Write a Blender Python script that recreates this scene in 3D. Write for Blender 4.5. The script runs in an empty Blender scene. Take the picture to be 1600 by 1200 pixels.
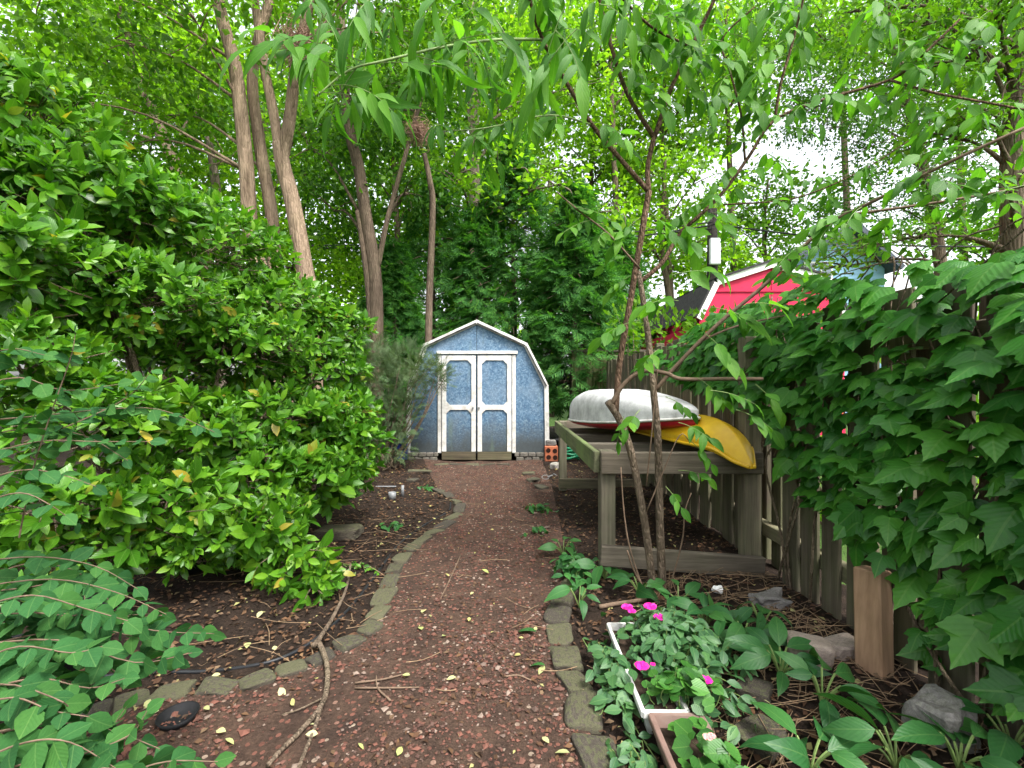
import bpy, bmesh, math, random
import numpy as np
from mathutils import Vector, Matrix

rng = np.random.default_rng(11)
random.seed(11)
sc = bpy.context.scene
COL = sc.collection
R = math.radians

# ------------------------------------------------------------------ camera, sky, sun, exposure
CAM_H, FPX = 1.30, 711.1
cam_d = bpy.data.cameras.new('camera')
cam = bpy.data.objects.new('camera', cam_d)
COL.objects.link(cam)
cam.location = (0, 0, CAM_H)
cam.rotation_euler = (R(90), 0, 0)
cam_d.sensor_width = 36
cam_d.lens = 16
cam_d.clip_start = 0.05
cam_d.clip_end = 3000
sc.camera = cam

SUN_DIR = Vector((0.42, -0.50, 1.0)).normalized()      # towards the sun: high, behind the camera and to the right
SUN_EL = math.asin(SUN_DIR.z)
SUN_AZ = math.atan2(SUN_DIR.x, SUN_DIR.y)
world = bpy.data.worlds.new('World')
sc.world = world
world.use_nodes = True
wt = world.node_tree
wt.nodes.clear()
w_sky = wt.nodes.new('ShaderNodeTexSky')
w_sky.sky_type = 'NISHITA'
w_sky.sun_disc = False
w_sky.sun_elevation = SUN_EL
w_sky.sun_rotation = SUN_AZ
w_sky.air_density = 1.0
w_sky.dust_density = 4.0
w_hsv = wt.nodes.new('ShaderNodeHueSaturation')          # thin overcast: the blue is mostly washed out
w_hsv.inputs['Saturation'].default_value = 0.22
w_hsv.inputs['Value'].default_value = 1.0
w_bg = wt.nodes.new('ShaderNodeBackground')
w_bg.inputs['Strength'].default_value = 0.15
w_out = wt.nodes.new('ShaderNodeOutputWorld')
wt.links.new(w_sky.outputs[0], w_hsv.inputs['Color'])
wt.links.new(w_hsv.outputs[0], w_bg.inputs['Color'])
wt.links.new(w_bg.outputs[0], w_out.inputs['Surface'])

sun_d = bpy.data.lights.new('sun', 'SUN')
sun_d.energy = 1.5
sun_d.angle = R(11)
sun_d.color = (1.0, 0.97, 0.92)
sun = bpy.data.objects.new('sun', sun_d)
COL.objects.link(sun)
sun.rotation_euler = SUN_DIR.to_track_quat('Z', 'Y').to_euler()

sc.view_settings.view_transform = 'Standard'
sc.view_settings.look = 'None'
sc.view_settings.exposure = 1.95
sc.view_settings.gamma = 1.0
sc.view_settings.use_curve_mapping = False
sc.render.engine = 'CYCLES'
sc.cycles.use_denoising = True
sc.cycles.max_bounces = 8
sc.cycles.diffuse_bounces = 5
sc.cycles.glossy_bounces = 2
sc.cycles.transmission_bounces = 5
sc.cycles.sample_clamp_indirect = 6
sc.cycles.use_adaptive_sampling = True
sc.cycles.adaptive_threshold = 0.015


# ------------------------------------------------------------------ helpers
def P(px, py, d):
    """the place seen at pixel (px, py) of the 1600x1200 photograph, d metres ahead"""
    return np.array([(px - 800) / FPX * d, d, CAM_H - (py - 600) / FPX * d])


def gz(x, y):
    x = np.asarray(x, float)
    y = np.asarray(y, float)
    z = .012 * np.sin(3.1 * x + 1.7 * y) + .008 * np.sin(7.3 * x - 5.1 * y + 1) + .005 * np.sin(13 * x + 11 * y)
    t = np.clip((x - .55) / .9, 0, 1)
    t2 = np.clip((-x - 1.0) / 1.2, 0, 1)
    near = np.clip((10 - y) / 3, 0, 1) * np.clip((y + 3) / 2, 0, 1)
    return z + near * (.05 * t * t * (3 - 2 * t) + .04 * t2)


def G(px, py, up=0.0):
    """the spot on the ground seen at a pixel"""
    z = 0.0
    for _ in range(4):
        p = P(px, py, (CAM_H - z) * FPX / (py - 600))
        z = float(gz(p[0], p[1]))
    p[2] = z + up
    return p


BASE = {}


def tag(o, label=None, cat=None, group=None, kind=None):
    if label:
        o['label'] = label
    if cat:
        o['category'] = cat
    if group:
        o['group'] = group
    if kind:
        o['kind'] = kind
    return o


def thing(name, loc, label, cat, group=None):
    o = bpy.data.objects.new(name, None)
    o.empty_display_size = .1
    COL.objects.link(o)
    o.location = tuple(float(v) for v in loc)
    BASE[o.name] = np.array(loc, float)
    return tag(o, label, cat, group)


def link(name, me, parent=None, loc=None):
    o = bpy.data.objects.new(name, me)
    COL.objects.link(o)
    if parent is not None:
        o.parent = parent
        BASE[o.name] = BASE[parent.name]
    if loc is not None:
        o.location = tuple(float(v) for v in loc)
    return o


def mesh_np(name, V, faces_flat, sizes, mats, smooth=True, uv=None, fmat=None):
    me = bpy.data.meshes.new(name)
    V = np.asarray(V, np.float32)
    faces_flat = np.asarray(faces_flat, np.int32)
    sizes = np.asarray(sizes, np.int32)
    me.vertices.add(len(V))
    me.vertices.foreach_set('co', V.ravel())
    me.loops.add(len(faces_flat))
    me.loops.foreach_set('vertex_index', faces_flat)
    me.polygons.add(len(sizes))
    st = np.concatenate([[0], np.cumsum(sizes)[:-1]]).astype(np.int32)
    me.polygons.foreach_set('loop_start', st)
    me.polygons.foreach_set('loop_total', sizes)
    me.polygons.foreach_set('use_smooth', np.full(len(sizes), smooth, bool))
    for m in (mats if isinstance(mats, (list, tuple)) else [mats]):
        me.materials.append(m)
    if fmat is not None:
        me.polygons.foreach_set('material_index', np.asarray(fmat, np.int32))
    me.update(calc_edges=True)
    if uv is not None:
        l = me.uv_layers.new(name='UVMap')
        l.data.foreach_set('uv', np.asarray(uv, np.float32).ravel())
    me.validate()
    return me


class MB:
    """collects shapes and links them as ONE mesh object"""

    def __init__(s):
        s.v = []
        s.f = []

    def add(s, V, F):
        k = len(s.v)
        s.v += [tuple(float(c) for c in p) for p in V]
        s.f += [tuple(i + k for i in f) for f in F]
        return s

    def box(s, c, size, rot=None, bev=0.0):
        hx, hy, hz = (v / 2 for v in size)
        if bev <= 0:
            V = [(x, y, z) for x in (-hx, hx) for y in (-hy, hy) for z in (-hz, hz)]
            F = [(0, 1, 3, 2), (4, 6, 7, 5), (0, 4, 5, 1), (2, 3, 7, 6), (0, 2, 6, 4), (1, 5, 7, 3)]
        else:
            bm = bmesh.new()
            bmesh.ops.create_cube(bm, size=1)
            bmesh.ops.scale(bm, vec=size, verts=bm.verts)
            bmesh.ops.bevel(bm, geom=bm.edges[:], offset=min(bev, .45 * min(size)), segments=1, affect='EDGES')
            bm.verts.index_update()
            V = [tuple(v.co) for v in bm.verts]
            F = [tuple(v.index for v in f.verts) for f in bm.faces]
            bm.free()
        if rot is not None:
            V = [tuple(rot @ Vector(p)) for p in V]
        return s.add([(p[0] + c[0], p[1] + c[1], p[2] + c[2]) for p in V], F)

    def beam(s, a, b, w, h, up=(0, 0, 1), bev=.004):
        """a board from a to b; w across, h along up"""
        a, b = Vector(a), Vector(b)
        d = (b - a)
        L = d.length
        d.normalize()
        x = d.cross(Vector(up)).normalized()
        u = x.cross(d)
        rot = Matrix((x, d, u)).transposed()
        return s.box((a + b) / 2, (w, L, h), rot, bev)

    def tube(s, pts, r, n=6, smooth=3, cap=True):
        pts = np.asarray(pts, float)
        r = np.asarray([r] * len(pts) if np.isscalar(r) else r, float)
        if smooth > 1 and len(pts) > 2:
            Q, S = [], []
            ext = np.vstack([2 * pts[0] - pts[1], pts, 2 * pts[-1] - pts[-2]])
            for i in range(len(pts) - 1):
                p0, p1, p2, p3 = ext[i:i + 4]
                for k in range(smooth):
                    t = k / smooth
                    Q.append(.5 * (2 * p1 + (p2 - p0) * t + (2 * p0 - 5 * p1 + 4 * p2 - p3) * t * t + (3 * p1 - p0 - 3 * p2 + p3) * t ** 3))
                    S.append(r[i] * (1 - t) + r[i + 1] * t)
            Q.append(pts[-1])
            S.append(r[-1])
            pts, r = np.array(Q), np.array(S)
        m = len(pts)
        T = np.gradient(pts, axis=0)
        T /= np.linalg.norm(T, axis=1)[:, None] + 1e-9
        ref = np.array([1., 0, 0]) if abs(T[0][0]) < .8 else np.array([0, 1., 0])
        V = []
        for i in range(m):
            u = np.cross(T[i], ref)
            u /= np.linalg.norm(u) + 1e-9
            w = np.cross(u, T[i])
            ref = w
            for k in range(n):
                a = 2 * math.pi * k / n
                V.append(pts[i] + r[i] * (math.cos(a) * u + math.sin(a) * w))
        F = []
        for i in range(m - 1):
            for k in range(n):
                F.append((i * n + k, i * n + (k + 1) % n, (i + 1) * n + (k + 1) % n, (i + 1) * n + k))
        if cap:
            F.append(tuple(range(n - 1, -1, -1)))
            F.append(tuple((m - 1) * n + k for k in range(n)))
        return s.add(V, F)

    def lathe(s, c, prof, n=20):
        V, F = [], []
        for (r, z) in prof:
            for k in range(n):
                a = 2 * math.pi * k / n
                V.append((c[0] + r * math.cos(a), c[1] + r * math.sin(a), c[2] + z))
        for i in range(len(prof) - 1):
            for k in range(n):
                F.append((i * n + k, i * n + (k + 1) % n, (i + 1) * n + (k + 1) % n, (i + 1) * n + k))
        return s.add(V, F)

    def build(s, name, mat, parent=None, smooth=False, label=None):
        b = BASE[parent.name] if parent is not None else np.zeros(3)
        V = np.array(s.v) - b
        flat = [i for f in s.f for i in f]
        me = mesh_np(name, V, flat, [len(f) for f in s.f], mat, smooth)
        o = link(name, me, parent)
        if label:
            o['label'] = label
        return o

    def alone(s, name, mat, loc, smooth=False):
        """as a top-level object with its origin at loc"""
        V = np.array(s.v) - np.asarray(loc, float)
        me = mesh_np(name, V, [i for f in s.f for i in f], [len(f) for f in s.f], mat, smooth)
        o = link(name, me, None, loc)
        BASE[o.name] = np.array(loc, float)
        return o


def unit(a):
    a = np.asarray(a, float)
    return a / (np.linalg.norm(a, axis=-1, keepdims=True) + 1e-9)


# ------------------------------------------------------------------ materials
class NT:
    def __init__(s, name):
        s.m = bpy.data.materials.new(name)
        s.m.use_nodes = True
        s.t = s.m.node_tree
        s.t.nodes.clear()

    def n(s, typ, inp=None, **props):
        nd = s.t.nodes.new('ShaderNode' + typ)
        for k, v in props.items():
            setattr(nd, k, v)
        for k, v in (inp or {}).items():
            if isinstance(v, bpy.types.NodeSocket):
                s.t.links.new(v, nd.inputs[k])
            else:
                if isinstance(v, (tuple, list)) and len(v) == 3 and nd.inputs[k].type == 'RGBA':
                    v = (*v, 1)
                nd.inputs[k].default_value = v
        return nd

    def ramp(s, fac, stops):
        nd = s.n('ValToRGB', {'Fac': fac})
        e = nd.color_ramp.elements
        while len(e) < len(stops):
            e.new(.5)
        for el, (p, c) in zip(e, stops):
            el.position = p
            el.color = (*c, 1)
        return nd.outputs['Color']

    def mix(s, fac, a, b, mode='MIX'):
        return s.n('MixRGB', {'Fac': fac, 'Color1': a, 'Color2': b}, blend_type=mode).outputs[0]

    def math(s, op, a, b=0.0, c=None):
        nd = s.n('Math', {0: a, 1: b}, operation=op)
        if c is not None:
            nd.inputs[2].default_value = c
        return nd.outputs[0]

    def noise(s, vec, scale, detail=4, rough=.55):
        return s.n('TexNoise', {'Vector': vec, 'Scale': scale, 'Detail': detail, 'Roughness': rough})

    def coords(s, which='Object', scale=(1, 1, 1)):
        tc = s.n('TexCoord')
        return s.n('Mapping', {'Vector': tc.outputs[which], 'Scale': scale}).outputs[0]

    def bump(s, h, strength=.3, dist=.01):
        return s.n('Bump', {'Height': h, 'Strength': strength, 'Distance': dist}).outputs[0]

    def out(s, shader):
        o = s.n('OutputMaterial')
        s.t.links.new(shader, o.inputs['Surface'])
        return s.m

    def pbr(s, col, rough=.7, spec=.3, normal=None, metal=0):
        inp = {'Base Color': col, 'Roughness': rough, 'Specular IOR Level': spec, 'Metallic': metal}
        if normal is not None:
            inp['Normal'] = normal
        return s.n('BsdfPrincipled', inp).outputs[0]

    def rand(s):
        a = s.n('NewGeometry').outputs['Random Per Island']
        b = s.n('ObjectInfo').outputs['Random']
        return s.math('FRACT', s.math('ADD', a, b))


def leaf_mat(name, cols, rough=.4, trans=.35, spec=.5, veins=0.0, odd=None, odd_share=.03, tint=(1.35, 1.5, .55)):
    k = NT(name)
    r = k.rand()
    n = len(cols)
    top = 1 - (odd_share if odd else 0)
    stops = [(top * i / max(1, n - 1), c) for i, c in enumerate(cols)]
    if odd:
        stops.append((min(top + .004, .999), odd))
    col = k.ramp(r, stops)
    nz = k.noise(k.coords('Object'), 9.0, 3)
    col = k.mix(.30, col, k.ramp(nz.outputs[0], [(.25, (.35, .42, .35)), (.75, (1, 1, .8))]), 'MULTIPLY')
    n2 = k.noise(k.coords('Object'), 1.7, 3)
    col = k.mix(.55, col, k.ramp(n2.outputs[0], [(.32, (.72, .80, .78)), (.5, (.95, .95, .9)), (.68, (1.4, 1.22, .95))]), 'MULTIPLY')
    nrm = None
    if veins > 0:
        uv = k.n('UVMap').outputs[0]
        sp = k.n('SeparateXYZ', {0: uv})
        u = k.math('ABSOLUTE', k.math('SUBTRACT', sp.outputs[0], .5))
        mid = k.math('LESS_THAN', u, .022)
        side = k.math('SINE', k.math('MULTIPLY', k.math('SUBTRACT', sp.outputs[1], k.math('MULTIPLY', u, .9)), 44.0))
        sidev = k.math('GREATER_THAN', side, .90)
        vv = k.math('MAXIMUM', mid, k.math('MULTIPLY', sidev, .22))
        col = k.mix(k.math('MULTIPLY', vv, veins), col, k.mix(.40, col, (.26, .40, .12)))
        nrm = k.bump(side, .12, .003)
    p = k.pbr(col, rough, spec, nrm)
    tcol = k.mix(1.0, col, tint, 'MULTIPLY')
    t = k.n('BsdfTranslucent', {'Color': tcol}).outputs[0]
    return k.out(k.n('MixShader', {0: trans, 1: p, 2: t}).outputs[0])


def wood_mat(name, dark, light, axis=2, moss=0.0, rough=.85, fine=38, moss_col=(.10, .15, .04)):
    k = NT(name)
    s = [1, 1, 1]
    s[axis] = .045
    v = k.coords('Object', tuple(s))
    g = k.noise(v, fine, 5, .65)
    big = k.noise(k.coords('Object'), 3.0, 3)
    col = k.ramp(g.outputs[0], [(.28, dark), (.5, tuple((a + b) / 2 for a, b in zip(dark, light))), (.72, light)])
    rr = k.n('ObjectInfo').outputs['Random']
    col = k.mix(.75, col, k.ramp(rr, [(0, (.62, .58, .55)), (.5, (.95, .95, .95)), (1, (1.25, 1.18, 1.1))]), 'MULTIPLY')
    col = k.mix(.5, col, k.ramp(big.outputs[0], [(.3, (.5, .5, .5)), (.7, (1.2, 1.2, 1.2))]), 'MULTIPLY')
    if moss > 0:
        mz = k.noise(k.coords('Object', (1, 1, .7)), 2.6, 5, .7)
        mf = k.ramp(mz.outputs[0], [(.38, (0, 0, 0)), (.68, (moss, moss, moss))])
        col = k.mix(mf, col, moss_col)
    return k.out(k.pbr(col, rough, .2, k.bump(g.outputs[0], .6, .006)))


def bark_mat(name, dark, light, scale=14, moss=0.15, stretch=.16):
    k = NT(name)
    v = k.coords('Object', (1, 1, stretch))
    a = k.noise(v, scale, 7, .7)
    b = k.noise(k.coords('Object'), 2.3, 4)
    vo = k.n('TexVoronoi', {'Vector': v, 'Scale': scale * 2.6}, feature='DISTANCE_TO_EDGE')
    crack = k.ramp(k.math('ADD', vo.outputs['Distance'], k.math('MULTIPLY', a.outputs[0], .25)), [(.08, (.35, .33, .3)), (.24, (1, 1, 1))])
    col = k.ramp(a.outputs[0], [(.3, dark), (.7, light)])
    col = k.mix(.55, col, crack, 'MULTIPLY')
    col = k.mix(.6, col, k.ramp(b.outputs[0], [(.35, (.6, .58, .55)), (.65, (1.15, 1.12, 1.08))]), 'MULTIPLY')
    col = k.mix(k.ramp(b.outputs[0], [(.5, (0, 0, 0)), (.8, (moss, moss, moss))]), col, (.10, .13, .05))
    h = k.math('ADD', a.outputs[0], k.math('MULTIPLY', vo.outputs['Distance'], 1.2))
    return k.out(k.pbr(col, .9, .15, k.bump(h, .9, .025)))


def plain_mat(name, col, rough=.6, spec=.4, var=.25, scale=12, metal=0, bump=.15, dirt=None, dirt_amt=.5):
    k = NT(name)
    c = k.coords('Object')
    a = k.noise(c, scale, 5, .6)
    lo = tuple(x * (1 - var) for x in col)
    hi = tuple(min(1, x * (1 + var)) for x in col)
    cc = k.ramp(a.outputs[0], [(.3, lo), (.7, hi)])
    if dirt:
        b = k.noise(c, scale * .35, 6, .72)
        cc = k.mix(k.ramp(b.outputs[0], [(.46, (0, 0, 0)), (.72, (dirt_amt,) * 3)]), cc, dirt)
    return k.out(k.pbr(cc, rough, spec, k.bump(a.outputs[0], bump, .006) if bump else None, metal))


def stone_mat(name, lo, hi, moss=.6, scale=16):
    k = NT(name)
    c = k.coords('Object')
    a = k.noise(c, scale, 7, .7)
    sp = k.noise(c, scale * 7, 3, .7)
    col = k.ramp(a.outputs[0], [(.28, lo), (.72, hi)])
    col = k.mix(.5, col, k.ramp(sp.outputs[0], [(.35, (.5, .5, .5)), (.65, (1.2, 1.2, 1.2))]), 'MULTIPLY')
    rr = k.n('ObjectInfo').outputs['Random']
    col = k.mix(.8, col, k.ramp(rr, [(0, (.62, .60, .58)), (1, (1.15, 1.1, 1.0))]), 'MULTIPLY')
    geo = k.n('NewGeometry')
    nz = k.n('SeparateXYZ', {0: geo.outputs['Normal']}).outputs[2]
    mz = k.noise(c, scale * .45, 5, .65)
    f = k.math('MULTIPLY', k.math('MULTIPLY', nz, moss), k.math('GREATER_THAN', k.math('ADD', mz.outputs[0], k.math('MULTIPLY', rr, .25)), .60))
    f = k.math('MAXIMUM', f, 0.0)
    col = k.mix(f, col, k.ramp(sp.outputs[0], [(.3, (.075, .10, .025)), (.7, (.15, .18, .055))]))
    return k.out(k.pbr(col, .9, .2, k.bump(a.outputs[0], .7, .012)))


MAT = {}
MAT['shrub'] = leaf_mat('glossy_shrub_leaf', [(.030, .105, .008), (.058, .18, .012), (.095, .25, .016), (.15, .31, .022)], .33, .38, .36, .45, (.30, .25, .035), .014)
MAT['honeysuckle'] = leaf_mat('matte_leaf', [(.022, .085, .026), (.033, .115, .034), (.048, .14, .032)], .7, .28, .12, .3)
MAT['creeper'] = leaf_mat('creeper_leaf', [(.022, .118, .015), (.040, .168, .019), (.072, .235, .026)], .38, .30, .35, .35)
MAT['sapling'] = leaf_mat('sapling_leaf', [(.045, .145, .018), (.072, .21, .022), (.12, .29, .028)], .5, .5, .2, .4)
MAT['canopy'] = leaf_mat('canopy_leaf', [(.055, .155, .012), (.095, .22, .015), (.15, .30, .022)], .55, .5, .2)
MAT['canopy_dark'] = leaf_mat('canopy_dark_leaf', [(.035, .11, .014), (.060, .16, .018), (.10, .22, .024)], .55, .45, .2)
MAT['canopy_light'] = leaf_mat('canopy_light_leaf', [(.10, .23, .015), (.16, .32, .020), (.24, .41, .030)], .55, .6, .2)
MAT['cedar'] = leaf_mat('cedar_spray', [(.030, .115, .026), (.050, .165, .032), (.085, .23, .04)], .65, .42, .2)
MAT['juniper'] = leaf_mat('juniper_spray', [(.075, .11, .055), (.10, .15, .075), (.065, .12, .05)], .7, .25, .2)
MAT['impatiens'] = leaf_mat('impatiens_leaf', [(.030, .095, .035), (.045, .13, .042), (.065, .16, .05)], .5, .25, .4, .5)
MAT['violet'] = leaf_mat('violet_leaf', [(.026, .10, .016), (.040, .14, .022), (.062, .19, .028)], .42, .25, .35, .45)
MAT['lily'] = leaf_mat('broad_leaf', [(.022, .095, .026), (.034, .13, .032), (.052, .165, .036)], .45, .28, .3, .3)
MAT['pink'] = leaf_mat('magenta_petal', [(.62, .012, .26), (.72, .02, .33), (.80, .03, .40)], .6, .3, .2, tint=(1.1, .8, 1.0))
MAT['palepink'] = leaf_mat('pale_pink_petal', [(.75, .30, .32), (.8, .4, .4)], .6, .3, .2, tint=(1, 1, 1))
MAT['dry_leaf'] = leaf_mat('dry_leaf', [(.055, .028, .018), (.085, .045, .028), (.12, .066, .038), (.045, .026, .02), (.17, .11, .07)], .8, .1, .15, 0, (.30, .27, .12), .05, (1, .9, .6))
MAT['pale_leaf'] = leaf_mat('fallen_pale_leaf', [(.42, .38, .13), (.48, .46, .26), (.32, .36, .11)], .7, .2, .2, .3, tint=(1, 1, .7))
MAT['bark'] = bark_mat('tan_bark', (.13, .092, .062), (.36, .265, .19), 13, .2)
MAT['bark_dark'] = bark_mat('dark_bark', (.065, .047, .034), (.20, .15, .11), 13, .2)
MAT['bark_far'] = bark_mat('pale_bark', (.12, .095, .075), (.30, .24, .19), 12, .2)
MAT['stem'] = bark_mat('smooth_stem', (.10, .075, .052), (.25, .19, .14), 26, .25, .3)
MAT['stem_red'] = bark_mat('reddish_stem', (.075, .045, .030), (.20, .125, .085), 26, .1, .3)
MAT['twig'] = plain_mat('twig_bark', (.13, .088, .06), .8, .2, .35, 40)
MAT['greentwig'] = plain_mat('green_twig', (.13, .19, .055), .6, .3, .3, 30)
MAT['straw'] = plain_mat('dry_straw', (.20, .135, .080), .85, .2, .45, 14)
MAT['fence'] = wood_mat('weathered_picket', (.055, .044, .034), (.165, .132, .102), 2, .3)
MAT['fence_rail'] = wood_mat('weathered_rail', (.08, .065, .050), (.21, .17, .13), 1, .5)
MAT['backfence'] = wood_mat('mossy_board', (.085, .080, .045), (.20, .19, .10), 2, .6)
MAT['rack_x'] = wood_mat('rack_wood_across', (.055, .046, .037), (.16, .136, .108), 0, .06)
MAT['rack_y'] = wood_mat('rack_wood_along', (.075, .075, .043), (.20, .20, .12), 1, .9, moss_col=(.16, .22, .075))
MAT['rack_z'] = wood_mat('rack_wood_upright', (.068, .058, .043), (.18, .155, .115), 2, .22, moss_col=(.14, .19, .07))
MAT['timber'] = wood_mat('fresh_timber', (.24, .145, .085), (.44, .285, .18), 2, .0, fine=26)
MAT['darkboard'] = wood_mat('dark_wet_board', (.045, .037, .026), (.115, .095, .065), 0, .15)
MAT['pot_black'] = plain_mat('black_plastic', (.009, .009, .010), .6, .2, .3, 20)
MAT['hose'] = plain_mat('black_rubber', (.010, .011, .013), .5, .4, .2, 20)
MAT['wire'] = plain_mat('cable_rubber', (.015, .015, .016), .6, .3, .2, 20)
MAT['white_trough'] = plain_mat('white_plastic', (.50, .50, .47), .6, .3, .12, 22, dirt=(.14, .12, .09), dirt_amt=.7)
MAT['brown_trough'] = plain_mat('faded_brown_plastic', (.15, .092, .074), .65, .3, .18, 18, dirt=(.20, .155, .13), dirt_amt=.6)
MAT['soil'] = plain_mat('potting_soil', (.035, .024, .017), .95, .1, .5, 40, bump=.9)
MAT['terracotta'] = plain_mat('terracotta', (.42, .13, .065), .8, .2, .22, 14, dirt=(.16, .08, .05), dirt_amt=.5)
MAT['dark_hole'] = plain_mat('hole_inside', (.030, .014, .010), .9, .1, .2, 14)  # dark colour stands in for the shade inside the block's holes
MAT['green_plastic'] = plain_mat('green_plastic', (.01, .20, .085), .35, .5, .2, 14)
MAT['blue_plastic'] = plain_mat('blue_plastic', (.012, .025, .16), .4, .4, .2, 14)
MAT['grey_metal'] = plain_mat('dull_metal', (.16, .165, .17), .45, .5, .25, 20)
MAT['white_paint'] = plain_mat('chipped_white_paint', (.55, .54, .51), .7, .3, .10, 20, dirt=(.24, .205, .165), dirt_amt=.75)
MAT['white_trim'] = plain_mat('white_trim_paint', (.78, .78, .76), .6, .3, .06, 12)
MAT['red_paint'] = plain_mat('red_siding', (.50, .012, .060), .6, .3, .10, 9)
MAT['shingle'] = plain_mat('dark_shingle', (.040, .038, .040), .9, .2, .4, 22)
MAT['blue_siding'] = plain_mat('pale_blue_siding', (.20, .36, .50), .6, .3, .08, 9)
MAT['slate'] = plain_mat('slate_roof', (.055, .065, .085), .8, .3, .3, 14)
MAT['glass'] = plain_mat('window_glass', (.05, .08, .11), .08, .8, .1, 4, bump=0)
MAT['pole'] = bark_mat('pole_wood', (.030, .026, .024), (.075, .065, .058), 18, .0, .1)
MAT['box_white'] = plain_mat('pole_box_white', (.70, .72, .74), .5, .4, .06, 9)
MAT['hull_white'] = None
MAT['boat_red'] = plain_mat('red_plastic', (.45, .014, .030), .4, .5, .15, 12)
MAT['kayak'] = None
MAT['stone'] = stone_mat('edging_stone', (.034, .029, .024), (.105, .092, .075), .24)
MAT['rock'] = stone_mat('grey_rock', (.13, .125, .12), (.36, .345, .34), .15, 10)
MAT['rock_pink'] = stone_mat('pinkish_stone', (.22, .18, .16), (.40, .33, .30), .1, 12)
MAT['block'] = plain_mat('concrete_block', (.12, .108, .092), .9, .2, .35, 16, dirt=(.09, .10, .05), dirt_amt=.6)
MAT['chips'] = None

# blue chipboard paint of the shed
k = NT('blue_chipboard')
c = k.coords('Object')
wob = k.noise(c, 7, 4)
cw = k.mix(.08, c, wob.outputs[1], 'ADD')
vo = k.n('TexVoronoi', {'Vector': cw, 'Scale': 44.0, 'Randomness': 1.0})
sp = k.n('SeparateColor', {0: vo.outputs['Color']})
col = k.ramp(sp.outputs[0], [(0, (.050, .098, .165)), (.35, (.068, .13, .21)), (.7, (.10, .175, .26)), (1, (.155, .235, .31))])
fl = k.noise(c, 60, 4, .7)
col = k.mix(.55, col, k.ramp(fl.outputs[0], [(.3, (.55, .6, .65)), (.7, (1.3, 1.25, 1.2))]), 'MULTIPLY')
big = k.noise(c, 2.2, 6, .7)
col = k.mix(k.ramp(big.outputs[0], [(.46, (0, 0, 0)), (.72, (.55, .55, .55))]), col, (.19, .245, .30))
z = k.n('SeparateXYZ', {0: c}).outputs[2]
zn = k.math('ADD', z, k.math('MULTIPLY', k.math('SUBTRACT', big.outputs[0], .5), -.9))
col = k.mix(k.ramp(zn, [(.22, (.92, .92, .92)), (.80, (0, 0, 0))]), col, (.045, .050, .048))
st = k.noise(k.coords('Object', (1, 1, .18)), 6, 5, .6)
col = k.mix(k.ramp(st.outputs[0], [(.58, (0, 0, 0)), (.75, (.55, .55, .55))]), col, (.10, .14, .10))
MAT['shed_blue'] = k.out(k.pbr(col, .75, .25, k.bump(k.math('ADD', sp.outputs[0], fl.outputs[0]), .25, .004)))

# white hull, grimy
k = NT('grimy_white_hull')
c = k.coords('Object')
a = k.noise(c, 5, 7, .75)
b = k.noise(k.coords('Object', (1, 1, .25)), 16, 5, .7)
col = k.ramp(a.outputs[0], [(.35, (.30, .295, .29)), (.62, (.58, .575, .57))])
col = k.mix(k.ramp(b.outputs[0], [(.58, (0, 0, 0)), (.75, (.65, .65, .65))]), col, (.17, .16, .14))
MAT['hull_white'] = k.out(k.pbr(col, .65, .3, k.bump(a.outputs[0], .15, .01)))
k = NT('yellow_kayak_plastic')
c = k.coords('Object')
a = k.noise(c, 4, 6, .7)
b = k.noise(c, 26, 5, .7)
col = k.ramp(a.outputs[0], [(.3, (.50, .28, .008)), (.7, (.66, .42, .012))])
col = k.mix(k.ramp(b.outputs[0], [(.6, (0, 0, 0)), (.8, (.4, .4, .4))]), col, (.30, .22, .06))
MAT['kayak'] = k.out(k.pbr(col, .38, .45))

# red lava chips
k = NT('red_chip')
col = k.ramp(k.rand(), [(0, (.052, .030, .024)), (.3, (.095, .045, .033)), (.6, (.135, .058, .042)), (.85, (.075, .050, .040)), (.97, (.20, .15, .12))])
MAT['chips'] = k.out(k.pbr(col, .9, .15))


def soil_mat(name, lo, hi, chip, chip_amt):
    k = NT(name)
    c = k.coords('Object')
    a = k.noise(c, 5.5, 8, .7)
    f = k.noise(c, 60, 6, .75)
    col = k.ramp(a.outputs[0], [(.3, lo), (.72, hi)])
    col = k.mix(.75, col, k.ramp(f.outputs[0], [(.3, (.35, .33, .32)), (.7, (1.5, 1.45, 1.4))]), 'MULTIPLY')
    vo = k.n('TexVoronoi', {'Vector': c, 'Scale': 42.0})
    sp = k.n('SeparateColor', {0: vo.outputs['Color']})
    m = k.math('MULTIPLY', k.math('GREATER_THAN', sp.outputs[0], 1 - chip_amt), k.math('LESS_THAN', vo.outputs['Distance'], .42))
    col = k.mix(m, col, k.ramp(sp.outputs[1], [(0, chip), (.7, tuple(x * 1.7 for x in chip)), (1, (.30, .24, .18))]))
    h = k.math('ADD', f.outputs[0], k.math('MULTIPLY', m, .6))
    return k.out(k.pbr(col, .95, .12, k.bump(h, 1.0, .02)))


MAT['path'] = soil_mat('path_mulch', (.040, .027, .022), (.104, .066, .047), (.118, .052, .038), .25)

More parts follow.
